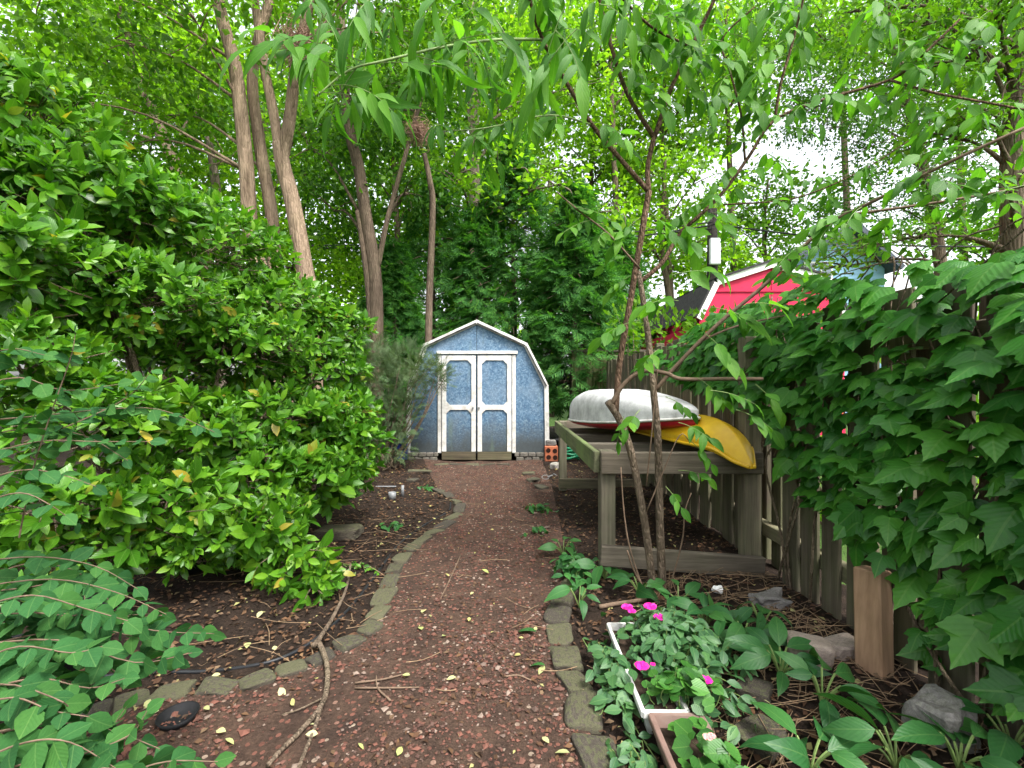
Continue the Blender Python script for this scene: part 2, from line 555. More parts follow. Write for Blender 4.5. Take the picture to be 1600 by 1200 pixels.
k = NT('bed_soil')
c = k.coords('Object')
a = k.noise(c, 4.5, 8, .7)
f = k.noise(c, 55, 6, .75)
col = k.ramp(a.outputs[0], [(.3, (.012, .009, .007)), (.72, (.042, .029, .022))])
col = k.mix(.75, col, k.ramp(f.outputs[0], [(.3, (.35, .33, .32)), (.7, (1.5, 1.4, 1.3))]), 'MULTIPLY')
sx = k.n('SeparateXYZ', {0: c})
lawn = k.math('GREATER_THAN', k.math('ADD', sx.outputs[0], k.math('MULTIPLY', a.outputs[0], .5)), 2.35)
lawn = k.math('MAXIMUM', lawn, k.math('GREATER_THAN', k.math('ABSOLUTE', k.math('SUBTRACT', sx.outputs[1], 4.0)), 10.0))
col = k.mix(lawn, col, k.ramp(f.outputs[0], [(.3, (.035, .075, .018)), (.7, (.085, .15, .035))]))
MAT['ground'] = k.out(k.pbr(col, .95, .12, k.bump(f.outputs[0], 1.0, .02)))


# ------------------------------------------------------------------ leaf shapes
def ovate(w=.46, peak=.45, fold=.10, droop=.12, n=3, stem=.0):
    """leaf of length 1 along +Y, face up; folded along the midrib"""
    V, UV = [(0, -stem, 0)], [(.5, 0)]
    for i in range(n):
        t = (i + 1) / (n + 1)
        s = (t / peak) if t < peak else (1 - t) / (1 - peak)
        half = w / 2 * math.sin(min(1, s) * math.pi / 2) ** .85
        zc = -droop * t * t
        V += [(-half, t, zc + fold * half * 2), (0, t, zc), (half, t, zc + fold * half * 2)]
        UV += [(0.5 - half / w, t), (.5, t), (.5 + half / w, t)]
    V.append((0, 1, -droop * 1.15))
    UV.append((.5, 1))
    F = [(0, 2, 1), (0, 3, 2)]
    for i in range(n - 1):
        a, b = 1 + 3 * i, 4 + 3 * i
        F += [(a, a + 1, b + 1, b), (a + 1, a + 2, b + 2, b + 1)]
    a = 1 + 3 * (n - 1)
    F += [(a, a + 1, len(V) - 1), (a + 1, a + 2, len(V) - 1)]
    return np.array(V), F, np.array(UV)


def lobed(droop=.18, lob=1.0):
    o = [(0, .02), (-.16, -.07), (-.36, -.02), (-.47, .14), (-.56 * lob, .42), (-.42, .43), (-.27, .47), (-.25, .62), (-.15, .80), (0, 1.08)]
    fine = []
    for (xa, ya), (xb, yb) in zip(o[:-1], o[1:]):
        nx_, ny_ = ya - yb, xb - xa                       # small teeth and rounded edges between the points
        ln = math.hypot(nx_, ny_)
        fine += [(xa, ya), (xa * .55 + xb * .45 - nx_ / ln * .028 * (1 if xa != 0 else 0), ya * .55 + yb * .45 - ny_ / ln * -.012)]
    fine.append(o[-1])
    o = fine
    right = [(-x, y) for x, y in o[1:-1]][::-1]
    pts = o + right
    V = [(0, .36, .035)]
    UV = [(.5, .36)]
    for x, y in pts:
        z = -droop * ((y - .3) ** 2 * .9 + x * x * 1.1) + (.03 if x == 0 else 0)
        V.append((x, y, z))
        UV.append((.5 + x, y))
    n = len(pts)
    F = [(0, 1 + (i + 1) % n, 1 + i) for i in range(n)]
    return np.array(V), F, np.array(UV)


def maple():
    o = [(0, 0), (-.30, -.05), (-.24, .16), (-.55, .28), (-.30, .45), (-.36, .70), (-.14, .62), (0, 1.0), (.14, .62), (.36, .70), (.30, .45), (.55, .28), (.24, .16), (.30, -.05)]
    V = [(0, .33, .04)] + [(x, y, -.12 * (x * x * 2 + (y - .3) ** 2)) for x, y in o]
    n = len(o)
    return np.array(V), [(0, 1 + (i + 1) % n, 1 + i) for i in range(n)], np.array([(.5, .33)] + [(.5 + x, y) for x, y in o])


def heart():
    o = [(0, .05), (-.22, -.10), (-.46, .08), (-.52, .38), (-.36, .70), (0, .98), (.36, .70), (.52, .38), (.46, .08), (.22, -.10)]
    V = [(0, .36, -.06)] + [(x, y, .10 * abs(x) - .02) for x, y in o]
    n = len(o)
    return np.array(V), [(0, 1 + (i + 1) % n, 1 + i) for i in range(n)], np.array([(.5, .36)] + [(.5 + x, y) for x, y in o])


def simple4(w=.6):
    V = [(0, 0, 0), (-w / 2, .45, .09), (0, .5, -.02), (w / 2, .45, .09), (0, 1, -.10)]
    return np.array(V), [(0, 2, 1), (0, 3, 2), (1, 2, 4), (2, 3, 4)], np.array([(.5, 0), (0, .45), (.5, .5), (1, .45), (.5, 1)])


def rhomb(w=.62):
    V = [(0, 0, 0), (-w / 2, .45, .08), (w / 2, .45, .08), (0, 1, -.06)]
    return np.array(V), [(0, 2, 1), (1, 2, 3)], np.array([(.5, 0), (0, .45), (1, .45), (.5, 1)])


def spray(n=5, wide=.36, thin=.05, seed=1):
    """flat frond of a conifer: a stem with finger-like side shoots"""
    r = np.random.default_rng(seed)
    V, F, UV = [], [], []

    def finger(a, b, w):
        a, b = np.array(a, float), np.array(b, float)
        d = unit(b - a)
        s = np.array([-d[1], d[0], 0]) * w
        m = a * .45 + b * .55
        i = len(V)
        V.extend([a, m - s, b, m + s])
        F.append((i, i + 1, i + 2, i + 3))
        UV.extend([(.5, .5)] * 4)
    finger((0, 0, 0), (0, 1, -.12), thin)
    for j in range(n):
        t = .12 + .75 * j / n
        L = wide * (1 - .55 * t) * r.uniform(.8, 1.2)
        for sg in (-1, 1):
            finger((0, t, -.12 * t * t), (sg * L, t + L * r.uniform(.7, 1.1), -.12 * t * t - .12 * L + r.uniform(-.03, .03)), thin * .9)
    return np.array(V), F, np.array(UV)


TM = {
    'shrub': [ovate(.42, .55, .14, .15), ovate(.38, .58, .10, .28), ovate(.46, .52, .18, .06)],
    'honey': [ovate(.70, .45, .08, .10), ovate(.78, .45, .05, .20)],
    'creeper': [lobed(.25), lobed(.45, .9), lobed(.10, 1.1), lobed(.60, .8), lobed(-.12, 1.0)],
    'leaflet': [ovate(.46, .42, .10, .22, 4), ovate(.42, .40, .14, .38, 4), ovate(.50, .45, .06, .12, 4)],
    'lance': [ovate(.30, .40, .10, .30, 4), ovate(.26, .38, .14, .45, 4)],
    'lily': [ovate(.48, .42, .10, .42, 5), ovate(.54, .45, .08, .65, 5), ovate(.42, .42, .14, .25, 5)],
    'imp': [ovate(.58, .45, .10, .15), ovate(.52, .45, .14, .25)],
    'heart': [heart()],
    'maple': [maple()],
    'simple': [simple4(.6), simple4(.5)],
    'rhomb': [rhomb(.62)],
    'cedar': [spray(5, .36, .045, 1), spray(5, .42, .045, 2), spray(4, .30, .05, 3)],
    'juniper': [spray(6, .30, .028, 5), spray(6, .22, .028, 6)],
}
_tm_mesh = {}


def frames(D, N):
    D = unit(D)
    X = np.cross(D, N)
    bad = np.linalg.norm(X, axis=1) < 1e-3
    X[bad] = np.cross(D[bad], np.array([.3, .9, .1]))
    X = unit(X)
    Z = np.cross(X, D)
    return np.stack([X, D, Z], axis=2)          # columns


def joined(name, parent, key, mat, Pp, M, S, kind='stuff'):
    T = TM[key]
    idx = rng.integers(0, len(T), len(Pp))
    b = BASE[parent.name] if parent is not None else np.zeros(3)
    VV, FF, SS, UU, off = [], [], [], [], 0
    for t, (tv, tf, tuv) in enumerate(T):
        q = np.where(idx == t)[0]
        if not len(q):
            continue
        W = np.einsum('nij,kj->nki', M[q], tv) * S[q][:, None, None] + (Pp[q] - b)[:, None, :]
        nv = len(tv)
        flat = np.array([i for f in tf for i in f])
        sz = np.array([len(f) for f in tf])
        VV.append(W.reshape(-1, 3))
        FF.append((flat[None, :] + (np.arange(len(q)) * nv)[:, None] + off).ravel())
        SS.append(np.tile(sz, len(q)))
        UU.append(np.tile(tuv[flat], (len(q), 1)))
        off += nv * len(q)
    if not VV:
        return None
    me = mesh_np(name, np.vstack(VV), np.concatenate(FF), np.concatenate(SS), mat, True, np.vstack(UU))
    o = link(name, me, parent)
    if kind:
        o['kind'] = kind
    return o


def leaves(parent, key, mat, Pp, D, N, S, parts=300, part_name='leaf', rest_name='foliage', cell=9.0, per_cell=1):
    """the leaves that show largest become objects of their own, the rest one mesh"""
    Pp, D, N, S = (np.asarray(a, float) for a in (Pp, D, N, S))
    M = frames(D, N)
    n = len(Pp)
    pick = np.zeros(n, bool)
    if parts:
        mid = Pp + unit(D) * S[:, None] * .5
        d = np.maximum(mid[:, 1], .05)
        px = 800 + FPX * mid[:, 0] / d
        py = 600 - FPX * (mid[:, 2] - CAM_H) / d
        size = S / d * FPX * np.clip(np.abs(np.einsum('ni,ni->n', M[:, :, 2], unit(mid - np.array([0, 0, CAM_H])))), .25, 1)
        ok = (px > 2) & (px < 1598) & (py > 2) & (py < 1198) & (mid[:, 1] > .2)
        # what other leaves of the plant hide does not count: keep the front ones of each small patch
        order = np.argsort(d)
        seen = {}
        vis = np.zeros(n, bool)
        for i in order:
            if not ok[i]:
                continue
            c_ = (int(px[i] / (cell * 2)), int(py[i] / (cell * 2)))
            if seen.get(c_, 0) < per_cell:
                vis[i] = True
                seen[c_] = seen.get(c_, 0) + 1
        cand = np.where(vis)[0]
        cand = cand[np.argsort(-size[cand])][:parts]
        pick[cand] = True
        b = BASE[parent.name]
        T = TM[key]
        for i in cand:
            t = int(rng.integers(0, len(T)))
            kk = (key, t, mat.name)
            if kk not in _tm_mesh:
                tv, tf, tuv = T[t]
                flat = [a for f in tf for a in f]
                _tm_mesh[kk] = mesh_np(part_name, tv, flat, [len(f) for f in tf], mat, True, tuv[np.array(flat)])
            o = bpy.data.objects.new(part_name, _tm_mesh[kk])
            COL.objects.link(o)
            o.parent = parent
            m4 = np.eye(4)
            m4[:3, :3] = M[i] * S[i]
            m4[:3, 3] = Pp[i] - b
            o.matrix_basis = Matrix(m4.tolist())
    if (~pick).any():
        joined(rest_name, parent, key, mat, Pp[~pick], M[~pick], S[~pick])


def rnd_dirs(n):
    return unit(rng.normal(size=(n, 3)))


# ------------------------------------------------------------------ ground and path
def grid_axis(lo, hi, step, far):
    a = np.arange(lo, hi + step / 2, step)
    out = [far[0], far[0] / 2, far[0] / 5, far[0] / 12]
    l = [v for v in out if v < lo - 1]
    h = [v for v in [far[1] / 12, far[1] / 5, far[1] / 2, far[1]] if v > hi + 1]
    return np.array(l + [lo - 1] + list(a) + [hi + 1] + h)


def sheet(name, X, Y, Z, mat, uv=False):
    ny, nx = X.shape
    V = np.stack([X, Y, Z], -1).reshape(-1, 3)
    i = np.arange(ny * nx).reshape(ny, nx)
    F = np.stack([i[:-1, :-1], i[:-1, 1:], i[1:, 1:], i[1:, :-1]], -1).reshape(-1, 4)
    return link(name, mesh_np(name, V, F.ravel(), np.full(len(F), 4), mat, True))


gx = grid_axis(-4.0, 3.0, .055, (-500, 500))
gy = grid_axis(0.6, 9.5, .06, (-500, 500))
GX, GY = np.meshgrid(gx, gy)
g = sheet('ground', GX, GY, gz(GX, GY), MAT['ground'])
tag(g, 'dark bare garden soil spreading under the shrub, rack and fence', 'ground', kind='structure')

LEFT_EDGE = [(150, 1118), (205, 1098), (270, 1085), (340, 1078), (402, 1066), (455, 1048), (502, 1030), (545, 1006), (578, 984), (592, 960), (600, 935), (608, 912), (617, 890), (628, 873),
             (643, 858), (660, 846), (678, 834), (695, 822), (709, 809), (718, 796), (712, 784), (700, 775), (684, 768)]
RIGHT_EDGE = [(938, 1192), (912, 1118), (898, 1070), (884, 1032), (875, 995), (871, 963), (880, 937), (893, 915)]
lw = np.array([G(*p) for p in LEFT_EDGE])
rw = np.array([G(*p) for p in RIGHT_EDGE])
lo_ = np.argsort(lw[:, 1])
ly = np.concatenate([[.8], lw[lo_, 1], [7.70]])
lx = np.concatenate([[-1.75], lw[lo_, 0], [-1.50]])
ro_ = np.argsort(rw[:, 1])
far_r = [G(880, 850), G(872, 800), G(862, 760), G(850, 728)]
ry = np.concatenate([[.8], rw[ro_, 1], [p[1] for p in far_r]])
rx = np.concatenate([[rw[ro_[0], 0]], rw[ro_, 0], [p[0] for p in far_r]])
py_ = np.linspace(.8, 7.66, 170)
L_ = np.interp(py_, ly, lx)
R_ = np.interp(py_, ry, rx)
tt = np.linspace(0, 1, 42)
PX = L_[:, None] * (1 - tt) + R_[:, None] * tt
PY = np.repeat(py_[:, None], 42, 1)
pth = sheet('path', PX, PY, gz(PX, PY) + .006, MAT['path'])
tag(pth, 'brown mulch path leading to the blue shed', 'path', kind='structure')


def on_path(x, y):
    return (x > np.interp(y, ly, lx)) & (x < np.interp(y, ry, rx)) & (y > .8) & (y < 7.6)


# red chips lying on the path
def chips(n, sx, label, region, mat, name, lift=.004):
    X, Y = region(n)
    m = len(X)
    base = np.array([(1, 0, 0), (-1, 0, 0), (0, 1, 0), (0, -1, 0), (0, 0, 1), (0, 0, -1)], float)
    Fo = np.array([(0, 2, 4), (2, 1, 4), (1, 3, 4), (3, 0, 4), (2, 0, 5), (1, 2, 5), (3, 1, 5), (0, 3, 5)])
    size = sx * rng.lognormal(0, .45, m)
    V = base[None] * (1 + rng.uniform(-.4, .4, (m, 6, 1))) + rng.uniform(-.25, .25, (m, 6, 3))
    V *= size[:, None, None] * np.array([1, .85, .5])
    a = rng.uniform(0, 6.28, m)
    ca, sa = np.cos(a)[:, None], np.sin(a)[:, None]
    V = np.stack([V[..., 0] * ca - V[..., 1] * sa, V[..., 0] * sa + V[..., 1] * ca, V[..., 2]], -1)
    V += np.stack([X, Y, gz(X, Y) + lift + size * .22], -1)[:, None, :]
    F = (Fo[None] + (np.arange(m) * 6)[:, None, None]).reshape(-1, 3)
    o = link(name, mesh_np(name, V.reshape(-1, 3), F.ravel(), np.full(len(F), 3), mat, False))
    return tag(o, label, name.replace('_', ' '), kind='stuff')


def path_region(n):
    y = 1.0 + 6.5 * rng.uniform(0, 1, n * 3) ** 1.7
    x = rng.uniform(-1.9, .8, n * 3)
    k_ = on_path(x - .02, y) & on_path(x + .02, y)
    patch = .55 + .3 * np.sin(3.1 * x + 2.3 * y) * np.sin(2.2 * y - 1.4 * x) + .25 * np.sin(7 * x - 5 * y)
    k_ &= rng.uniform(0, 1, len(x)) < patch
    return x[k_][:n], y[k_][:n]


chips(19000, .0056, 'small reddish stone chips strewn over the garden path', path_region, MAT['chips'], 'gravel', .008)


def bed_region(n):
    y = 1.0 + 6.3 * rng.uniform(0, 1, n * 3) ** 1.4
    x = rng.uniform(-3.2, 1.7, n * 3)
    k_ = ~on_path(x, y)
    return x[k_][:n], y[k_][:n]


def flat_leaves(n, region, key, mat, name, label, smin, smax, tilt=.5):
    x, y = region(n)
    m = len(x)
    a = rng.uniform(0, 6.28, m)
    D = np.stack([np.cos(a), np.sin(a), rng.uniform(-.15, .25, m)], -1)
    N = np.stack([rng.normal(0, tilt, m), rng.normal(0, tilt, m), np.ones(m)], -1)
    S = rng.uniform(smin, smax, m)
    o = joined(name, None, key, mat, np.stack([x, y, gz(x, y) + .012], -1), frames(D, N), S)
    return tag(o, label, 'leaf litter', kind='stuff')


flat_leaves(17000, bed_region, 'simple', MAT['dry_leaf'], 'leaf_litter', 'brown dry leaf litter covering the beds beside the path', .012, .045)
flat_leaves(2600, path_region, 'simple', MAT['dry_leaf'], 'leaf_fragments', 'scattered dry leaf fragments lying along the mulch path', .012, .035)

mb = MB()
for i in range(640):
    if i < 500:
        x, y = rng.uniform(.75, 1.65), rng.uniform(1.1, 3.0)
    elif i < 600:
        x, y = rng.uniform(-2.4, -.75), rng.uniform(1.9, 4.4)
    else:
        x, y = rng.uniform(-.8, .4), rng.uniform(1.3, 5)
    a, L = rng.normal(.5 if i < 500 else 0, .7), rng.uniform(.06, .36) * (1 if i < 600 else .6)
    z0 = float(gz(x, y)) + .014
    p = []
    for t in (-.5, 0, .5):
        xx, yy = x + math.cos(a) * L * t, y + math.sin(a) * L * t + rng.normal(0, .008)
        p.append((xx, yy, float(gz(xx, yy)) + .014 + abs(rng.normal(0, .012))))
    mb.tube(p, rng.uniform(.0008, .0021), 4, 2, False)
tag(mb.alone('dry_stalks', MAT['straw'], (0, 0, 0)), 'thin dry stalks scattered over the soil along the fence', 'dry stalks', kind='stuff')


# ------------------------------------------------------------------ stones
def rock_mesh(name, seed, box=.5, rough=.12, sub=3, mat=None, flat=1.0):
    r = np.random.default_rng(seed)
    bm = bmesh.new()
    bmesh.ops.create_icosphere(bm, subdivisions=sub, radius=1)
    ph = r.uniform(0, 6.28, (6, 3))
    fr = r.uniform(1.2, 4.5, (6, 3))
    for v in bm.verts:
        p = np.array(v.co)
        q = np.sign(p) * np.abs(p) ** box
        q = q / max(1e-6, (np.abs(q) ** 6).sum() ** (1 / 6)) * .5 if box < 1 else p * .5
        dsp = 1 + rough * sum(math.sin(fr[j][0] * p[0] + ph[j][0]) * math.sin(fr[j][1] * p[1] + ph[j][1]) * math.sin(fr[j][2] * p[2] + ph[j][2]) for j in range(6)) / 2
        v.co = Vector(q * dsp)
    bm.verts.index_update()
    V = [tuple(v.co) for v in bm.verts]
    F = [tuple(v.index for v in f.verts) for f in bm.faces]
    bm.free()
    return mesh_np(name, V, [i for f in F for i in f], [3] * len(F), mat, True)


STONES = [rock_mesh('stone', 20 + i, .55, .16, 3, MAT['stone']) for i in range(6)]


def stone_row(name, pts, label, w, depth_along, tall, jitter=.1):
    pts = np.asarray(pts)
    t = thing(name, pts[len(pts) // 2], label, 'path edging')
    b = BASE[t.name]
    for i, p in enumerate(pts):
        q0, q1 = pts[max(0, i - 1)], pts[min(len(pts) - 1, i + 1)]
        ang = math.atan2(q1[1] - q0[1], q1[0] - q0[0])
        gap = np.linalg.norm((q1 - q0)[:2]) / (2 if 0 < i < len(pts) - 1 else 1)
        o = bpy.data.objects.new('stone', STONES[i % 6])
        COL.objects.link(o)
        o.parent = t
        o.location = Vector(p - b) + Vector((0, 0, tall * .02))
        o.rotation_euler = (rng.normal(0, .05), rng.normal(0, .05), ang + rng.normal(0, .12) + (math.pi if i % 2 else 0))
        sz = (min(gap * .92, depth_along * 1.6), w * rng.uniform(.8, 1.15), tall * rng.uniform(.85, 1.2))
        o.scale = sz
    return t


stone_row('stone_edging', lw, 'mossy stone edging curving along the left side of the path', .11, .16, .045)
stone_row('stone_edging', rw, 'short row of square mossy stones edging the path beside the flower troughs', .135, .17, .06)
door_row = [G(px, 727) for px in (690, 714, 738, 762, 786)]
stone_row('doorstep_pavers', np.array(door_row), 'row of flat grey pavers on the ground before the shed doors', .10, .26, .05)


def rock(px, py, w, h, d_, label, mat='rock', seed=1, rot=0, box=.75, rough=.3, name='rock', group=None, smooth=False):
    p = G(px, py)
    me = rock_mesh(name, seed, box, rough, 3, MAT[mat])
    if not smooth:
        me.polygons.foreach_set('use_smooth', np.zeros(len(me.polygons), bool))
    o = link(name, me, None, p + np.array([0, 0, h * .36]))
    o.scale = (w, d_, h)
    o.rotation_euler = (0, 0, rot)
    return tag(o, label, 'stone' if name != 'rock' else 'rock', group)


rock(1472, 1148, .17, .15, .14, 'rough grey angular rock at the foot of the fence, bottom right', 'rock', 3, .3)
rock(1264, 1032, .17, .115, .13, 'smooth beige wedge-shaped stone left of the leaning timber post', 'rock_pink', 5, -.4, .55, .15)
rock(1318, 1020, .15, .07, .12, 'flat pinkish stone half tucked behind the beige stone', 'rock_pink', 8, .2, .7, .2)
rock(1202, 945, .20, .07, .14, 'low pale mottled rock in front of the rack board', 'rock', 9, .1)
rock(1121, 925, .06, .045, .05, 'small white pebble on the mulch below the rack', 'white_trim', 11, 0, 1.0, .25, 'pebble', None, True)
rock(530, 838, .34, .10, .2, 'wide flat stone at the foot of the glossy shrub', 'stone', 13, .1, .7, .2)
rock(1190, 1160, .17, .05, .15, 'flat moss covered stone among the broad leaves', 'stone', 14, .5, .6, .15)
rock(1180, 1085, .13, .05, .12, 'flat mossy stone behind the brown trough', 'stone', 15, .9, .6, .15)
rock(917, 892, .10, .07, .10, 'rounded reddish stone beside the plants at the rack post', 'rock_pink', 16, .9, .7, .15)
rock(868, 732, .16, .10, .13, 'dark grey round stone below the terracotta block', 'rock', 17, .9, .9, .1)
for i, (px, py, lab) in enumerate([(826, 742, 'flat pale stone nearest the shed, right side of the path end'), (834, 752, 'flat pale stone in the middle of three by the path end'), (846, 764, 'flat pale stone closest to the rack post at the path end')]):
    rock(px, py, .18, .05, .14, lab, 'stone', 30 + i, i, .7, .15, 'flat_stone', 'flat stones at the far right of the path')
for i, (px, py, lab) in enumerate([(655, 738, 'pale flat stone slab near the left corner of the shed doors'), (645, 752, 'pale narrow paver leading from the slab towards the path')]):
    rock(px, py, .34 if i == 0 else .16, .04, .13, lab, 'stone', 40 + i, -.1 if i == 0 else 1.2, .6, .1, 'paver')

# ------------------------------------------------------------------ blue shed
SD = 7.75
SP = FPX / SD


def SX(px):
    return (px - 800) / SP


def SZ(py):
    return CAM_H + (600 - py) / SP


shed = thing('garden_shed', (SX(745), SD, 0), 'old blue barn-roofed garden shed with white double doors', 'shed')
outl = [(SX(638), .12), (SX(641), SZ(604)), (SX(666), SZ(543)), (SX(745), SZ(507)), (SX(820), SZ(542)), (SX(852), SZ(604)), (SX(853), .12)]
xm = SX(745)
left_poly = [(outl[0][0], .12), (xm - .004, .12), (xm - .004, outl[3][1]), outl[2], outl[1]]
right_poly = [(xm + .004, .12), (outl[6][0], .12), outl[5], outl[4], (xm + .004, outl[3][1])]


def prism(mb, poly, y0, y1):
    n = len(poly)
    V = [(x, y0, z) for x, z in poly] + [(x, y1, z) for x, z in poly]
    F = [tuple(range(n)), tuple(range(2 * n - 1, n - 1, -1))] + [((i + 1) % n, i, n + i, n + (i + 1) % n) for i in range(n)]
    return mb.add(V, F)


SDEPTH = 2.6
for poly in (left_poly, right_poly):
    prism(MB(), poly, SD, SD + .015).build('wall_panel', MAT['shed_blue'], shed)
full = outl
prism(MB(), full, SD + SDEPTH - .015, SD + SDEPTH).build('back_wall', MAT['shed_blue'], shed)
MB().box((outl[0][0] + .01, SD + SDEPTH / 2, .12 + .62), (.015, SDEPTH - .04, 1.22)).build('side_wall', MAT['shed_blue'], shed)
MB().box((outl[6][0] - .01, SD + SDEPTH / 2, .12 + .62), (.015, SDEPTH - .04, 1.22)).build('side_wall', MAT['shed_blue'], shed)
oc = np.array([(x, z) for x, z in outl[1:6]])
cen = np.array([xm, 1.2])
for i in range(4):
    a, b = oc[i], oc[i + 1]
    nrm = unit(np.array([-(b - a)[1], (b - a)[0]]))
    if nrm @ ((a + b) / 2 - cen) < 0:
        nrm = -nrm
    aa = a + nrm * .02
    bb = b + nrm * .02
    m = MB()
    rows = 5
    for r_ in range(rows):            # overlapping shingle courses
        p0, p1 = (aa + (bb - aa) * (r_ / rows)), (aa + (bb - aa) * ((r_ + 1) / rows))
        m.beam((p0[0], SD + SDEPTH / 2, p0[1]), (p1[0], SD + SDEPTH / 2, p1[1]), SDEPTH + .14, .014 + .004 * (r_ % 2), (nrm[0], 0, nrm[1]), 0)
    m.build('roof_slope', MAT['shingle'], shed)
# fascia boards on the front
mids = outl
fas = [((SX(637.5), .02), (SX(640.5), SZ(603))), ((SX(640.5), SZ(604)), (SX(665), SZ(540))), ((SX(665), SZ(540)), (SX(745), SZ(503.5))), ((SX(745), SZ(503.5)), (SX(821.5), SZ(539))), ((SX(821.5), SZ(539)), (SX(853.5), SZ(603))), ((SX(853.5), SZ(604)), (SX(855), .02))]
for i, (a, b) in enumerate(fas):
    m = MB()
    ext = unit(np.array(b) - np.array(a)) * .018
    a2, b2 = np.array(a) - (ext if 0 < i else 0), np.array(b) + (ext if i < 5 else 0)
    yy = SD - .018 - .003 * (i % 2)
    m.beam((a2[0], yy, a2[1]), (b2[0], yy, b2[1]), .024, .075, (-(b2 - a2)[1], 0, (b2 - a2)[0]), .004)
    m.build('fascia_board', MAT['white_paint'], shed)
# door surround
m = MB()
m.box(((SX(684) + SX(808)) / 2, SD - .03, SZ(551)), (SX(809) - SX(683), .04, .055), None, .005)
m.build('door_header', MAT['white_paint'], shed)
for px in (687, 803):
    MB().box((SX(px), SD - .016, (SZ(555) + .13) / 2), (.062, .024, SZ(555) - .13), None, .004).build('door_jamb', MAT['white_paint'], shed)
for (x0, x1) in ((690.5, 744), (746, 799.5)):
    a, b = SX(x0) + .004, SX(x1) - .004
    top, bot = SZ(556), SZ(705)
    door = MB().box(((a + b) / 2, SD - .014, (top + bot) / 2), (b - a - .01, .02, top - bot)).build('door', MAT['shed_blue'], shed)
    s_w = .075
    for xx in (a + s_w / 2, b - s_w / 2):
        MB().box((xx, SD - .036, (top + bot) / 2), (s_w, .022, top - bot), None, .004).build('stile', MAT['white_paint'], door)
    for zz, hh in ((top - .04, .08), (SZ(636.5), .085)):
        MB().box(((a + b) / 2, SD - .034, zz), (b - a - 2 * s_w + .004, .020, hh), None, .004).build('rail', MAT['white_paint'], door)
    m = MB()
    for (zz, sg) in ((top - .08, -1), (SZ(636.5) + .0425, 1), (SZ(636.5) - .0425, -1)):
        for (xx, sx_) in ((a + s_w, 1), (b - s_w, -1)):
            c_ = .065
            tri = [(xx - sx_ * .003, zz - sg * .003), (xx + sx_ * c_, zz - sg * .003), (xx - sx_ * .003, zz + sg * c_)]
            if sx_ * sg < 0:
                tri = tri[::-1]
            prism(m, tri, SD - .044, SD - .026)
    m.build('corner_bracket', MAT['white_paint'], door)
    kick = MB().box(((a + b) / 2, SD - .05, SZ(711.5)), (b - a, .03, .135), None, .005).build('kick_board', MAT['darkboard'], door)
    xk = SX(739.5) if x0 < 700 else SX(749)
    hn = MB().lathe((0, 0, 0), [(.001, .03), (.017, .026), (.017, .012), (.008, .01), (.008, 0)], 10)
    hn.v = [(xk + p[0], SD - .047 - p[2], SZ(637) + p[1]) for p in hn.v]
    hn.build('handle', MAT['grey_metal'], door)
# foundation blocks
for (x0, x1, n) in ((638, 684, 4), (806, 856, 4)):
    for row in range(2):
        w_ = (SX(x1) - SX(x0)) / n
        for i in range(n + (row % 2)):
            xx = SX(x0) + w_ * (i + .5 - .5 * (row % 2))
            ww = w_ * rng.uniform(.86, .96)
            lo, hi = max(SX(x0 - 2), xx - ww / 2), min(SX(x1 + 1), xx + ww / 2)
            if hi - lo < .03:
                continue
            MB().box(((lo + hi) / 2, SD - .03 + rng.uniform(-.02, .012), .035 + .072 * row), (hi - lo, .09, .064), None, .008).build('brick', MAT['block'], shed)

# clutter beside the shed
t = thing('terracotta_block', G(861, 720), 'orange terracotta chimney block with round holes by the shed corner', 'planter')
b = BASE[t.name]
m = MB()
W_, D_, H_ = .22, .20, .26
m.box((b[0], b[1], b[2] + H_ / 2), (W_, D_, H_), None, .012)
m.build('block', MAT['terracotta'], t)
for (dx, dz) in ((-.055, .19), (.055, .18), (-.05, .075), (.06, .07)):
    mm = MB().lathe((0, 0, 0), [(.040, .003), (.034, .004), (.030, -.05), (.001, -.052)], 14)
    mm.v = [(b[0] + dx + p[0], b[1] - D_ / 2 - .001 - max(0, p[2]), b[2] + dz + p[1]) for p in mm.v]
    mm.build('hole', MAT['dark_hole'], t)  # flat disc on the front face, the hole's inner shade painted on
p = G(861, 720)
o = link('rock', rock_mesh('rock', 71, .9, .12, 3, MAT['rock']), None, p + np.array([0, 0, .305]))
o.scale = (.17, .15, .11)
tag(o, 'grey round rock resting on top of the terracotta block', 'rock')

m = MB()
p = G(888, 722)
pts = []
for i in range(64):
    a = i * .5
    rr_ = .13 - .0004 * i
    pts.append((p[0] + .05 + math.cos(a) * rr_, p[1] + .1 + math.sin(a) * rr_ * .7, p[2] + .03 + .0042 * i + .012 * math.sin(i * 1.3)))
m.tube(pts, .022, 6, 2)
tag(m.alone('hose_coil', MAT['green_plastic'], p, True), 'bright green coiled garden hose on the ground behind the rack post', 'hose')

m = MB()
p = G(619, 716)
t = thing('crate', p, 'dark blue plastic lattice crate beside the left wall of the shed', 'crate')
for k_ in range(5):
    MB().box((p[0], p[1] - .15, p[2] + .03 + k_ * .085), (.42, .015, .022)).build('slat', MAT['blue_plastic'], t)
for k_ in range(8):
    MB().box((p[0] - .2 + k_ * .057, p[1] - .15 + .014, p[2] + .2), (.02, .012, .38)).build('bar', MAT['blue_plastic'], t)
m.box((p[0], p[1] + .15, p[2] + .2), (.42, .014, .38))
m.box((p[0] - .21, p[1], p[2] + .2), (.014, .3, .38))
m.box((p[0] + .21, p[1], p[2] + .2), (.014, .3, .38))
m.box((p[0], p[1], p[2] + .01), (.42, .3, .016))
m.build('shell', MAT['blue_plastic'], t)

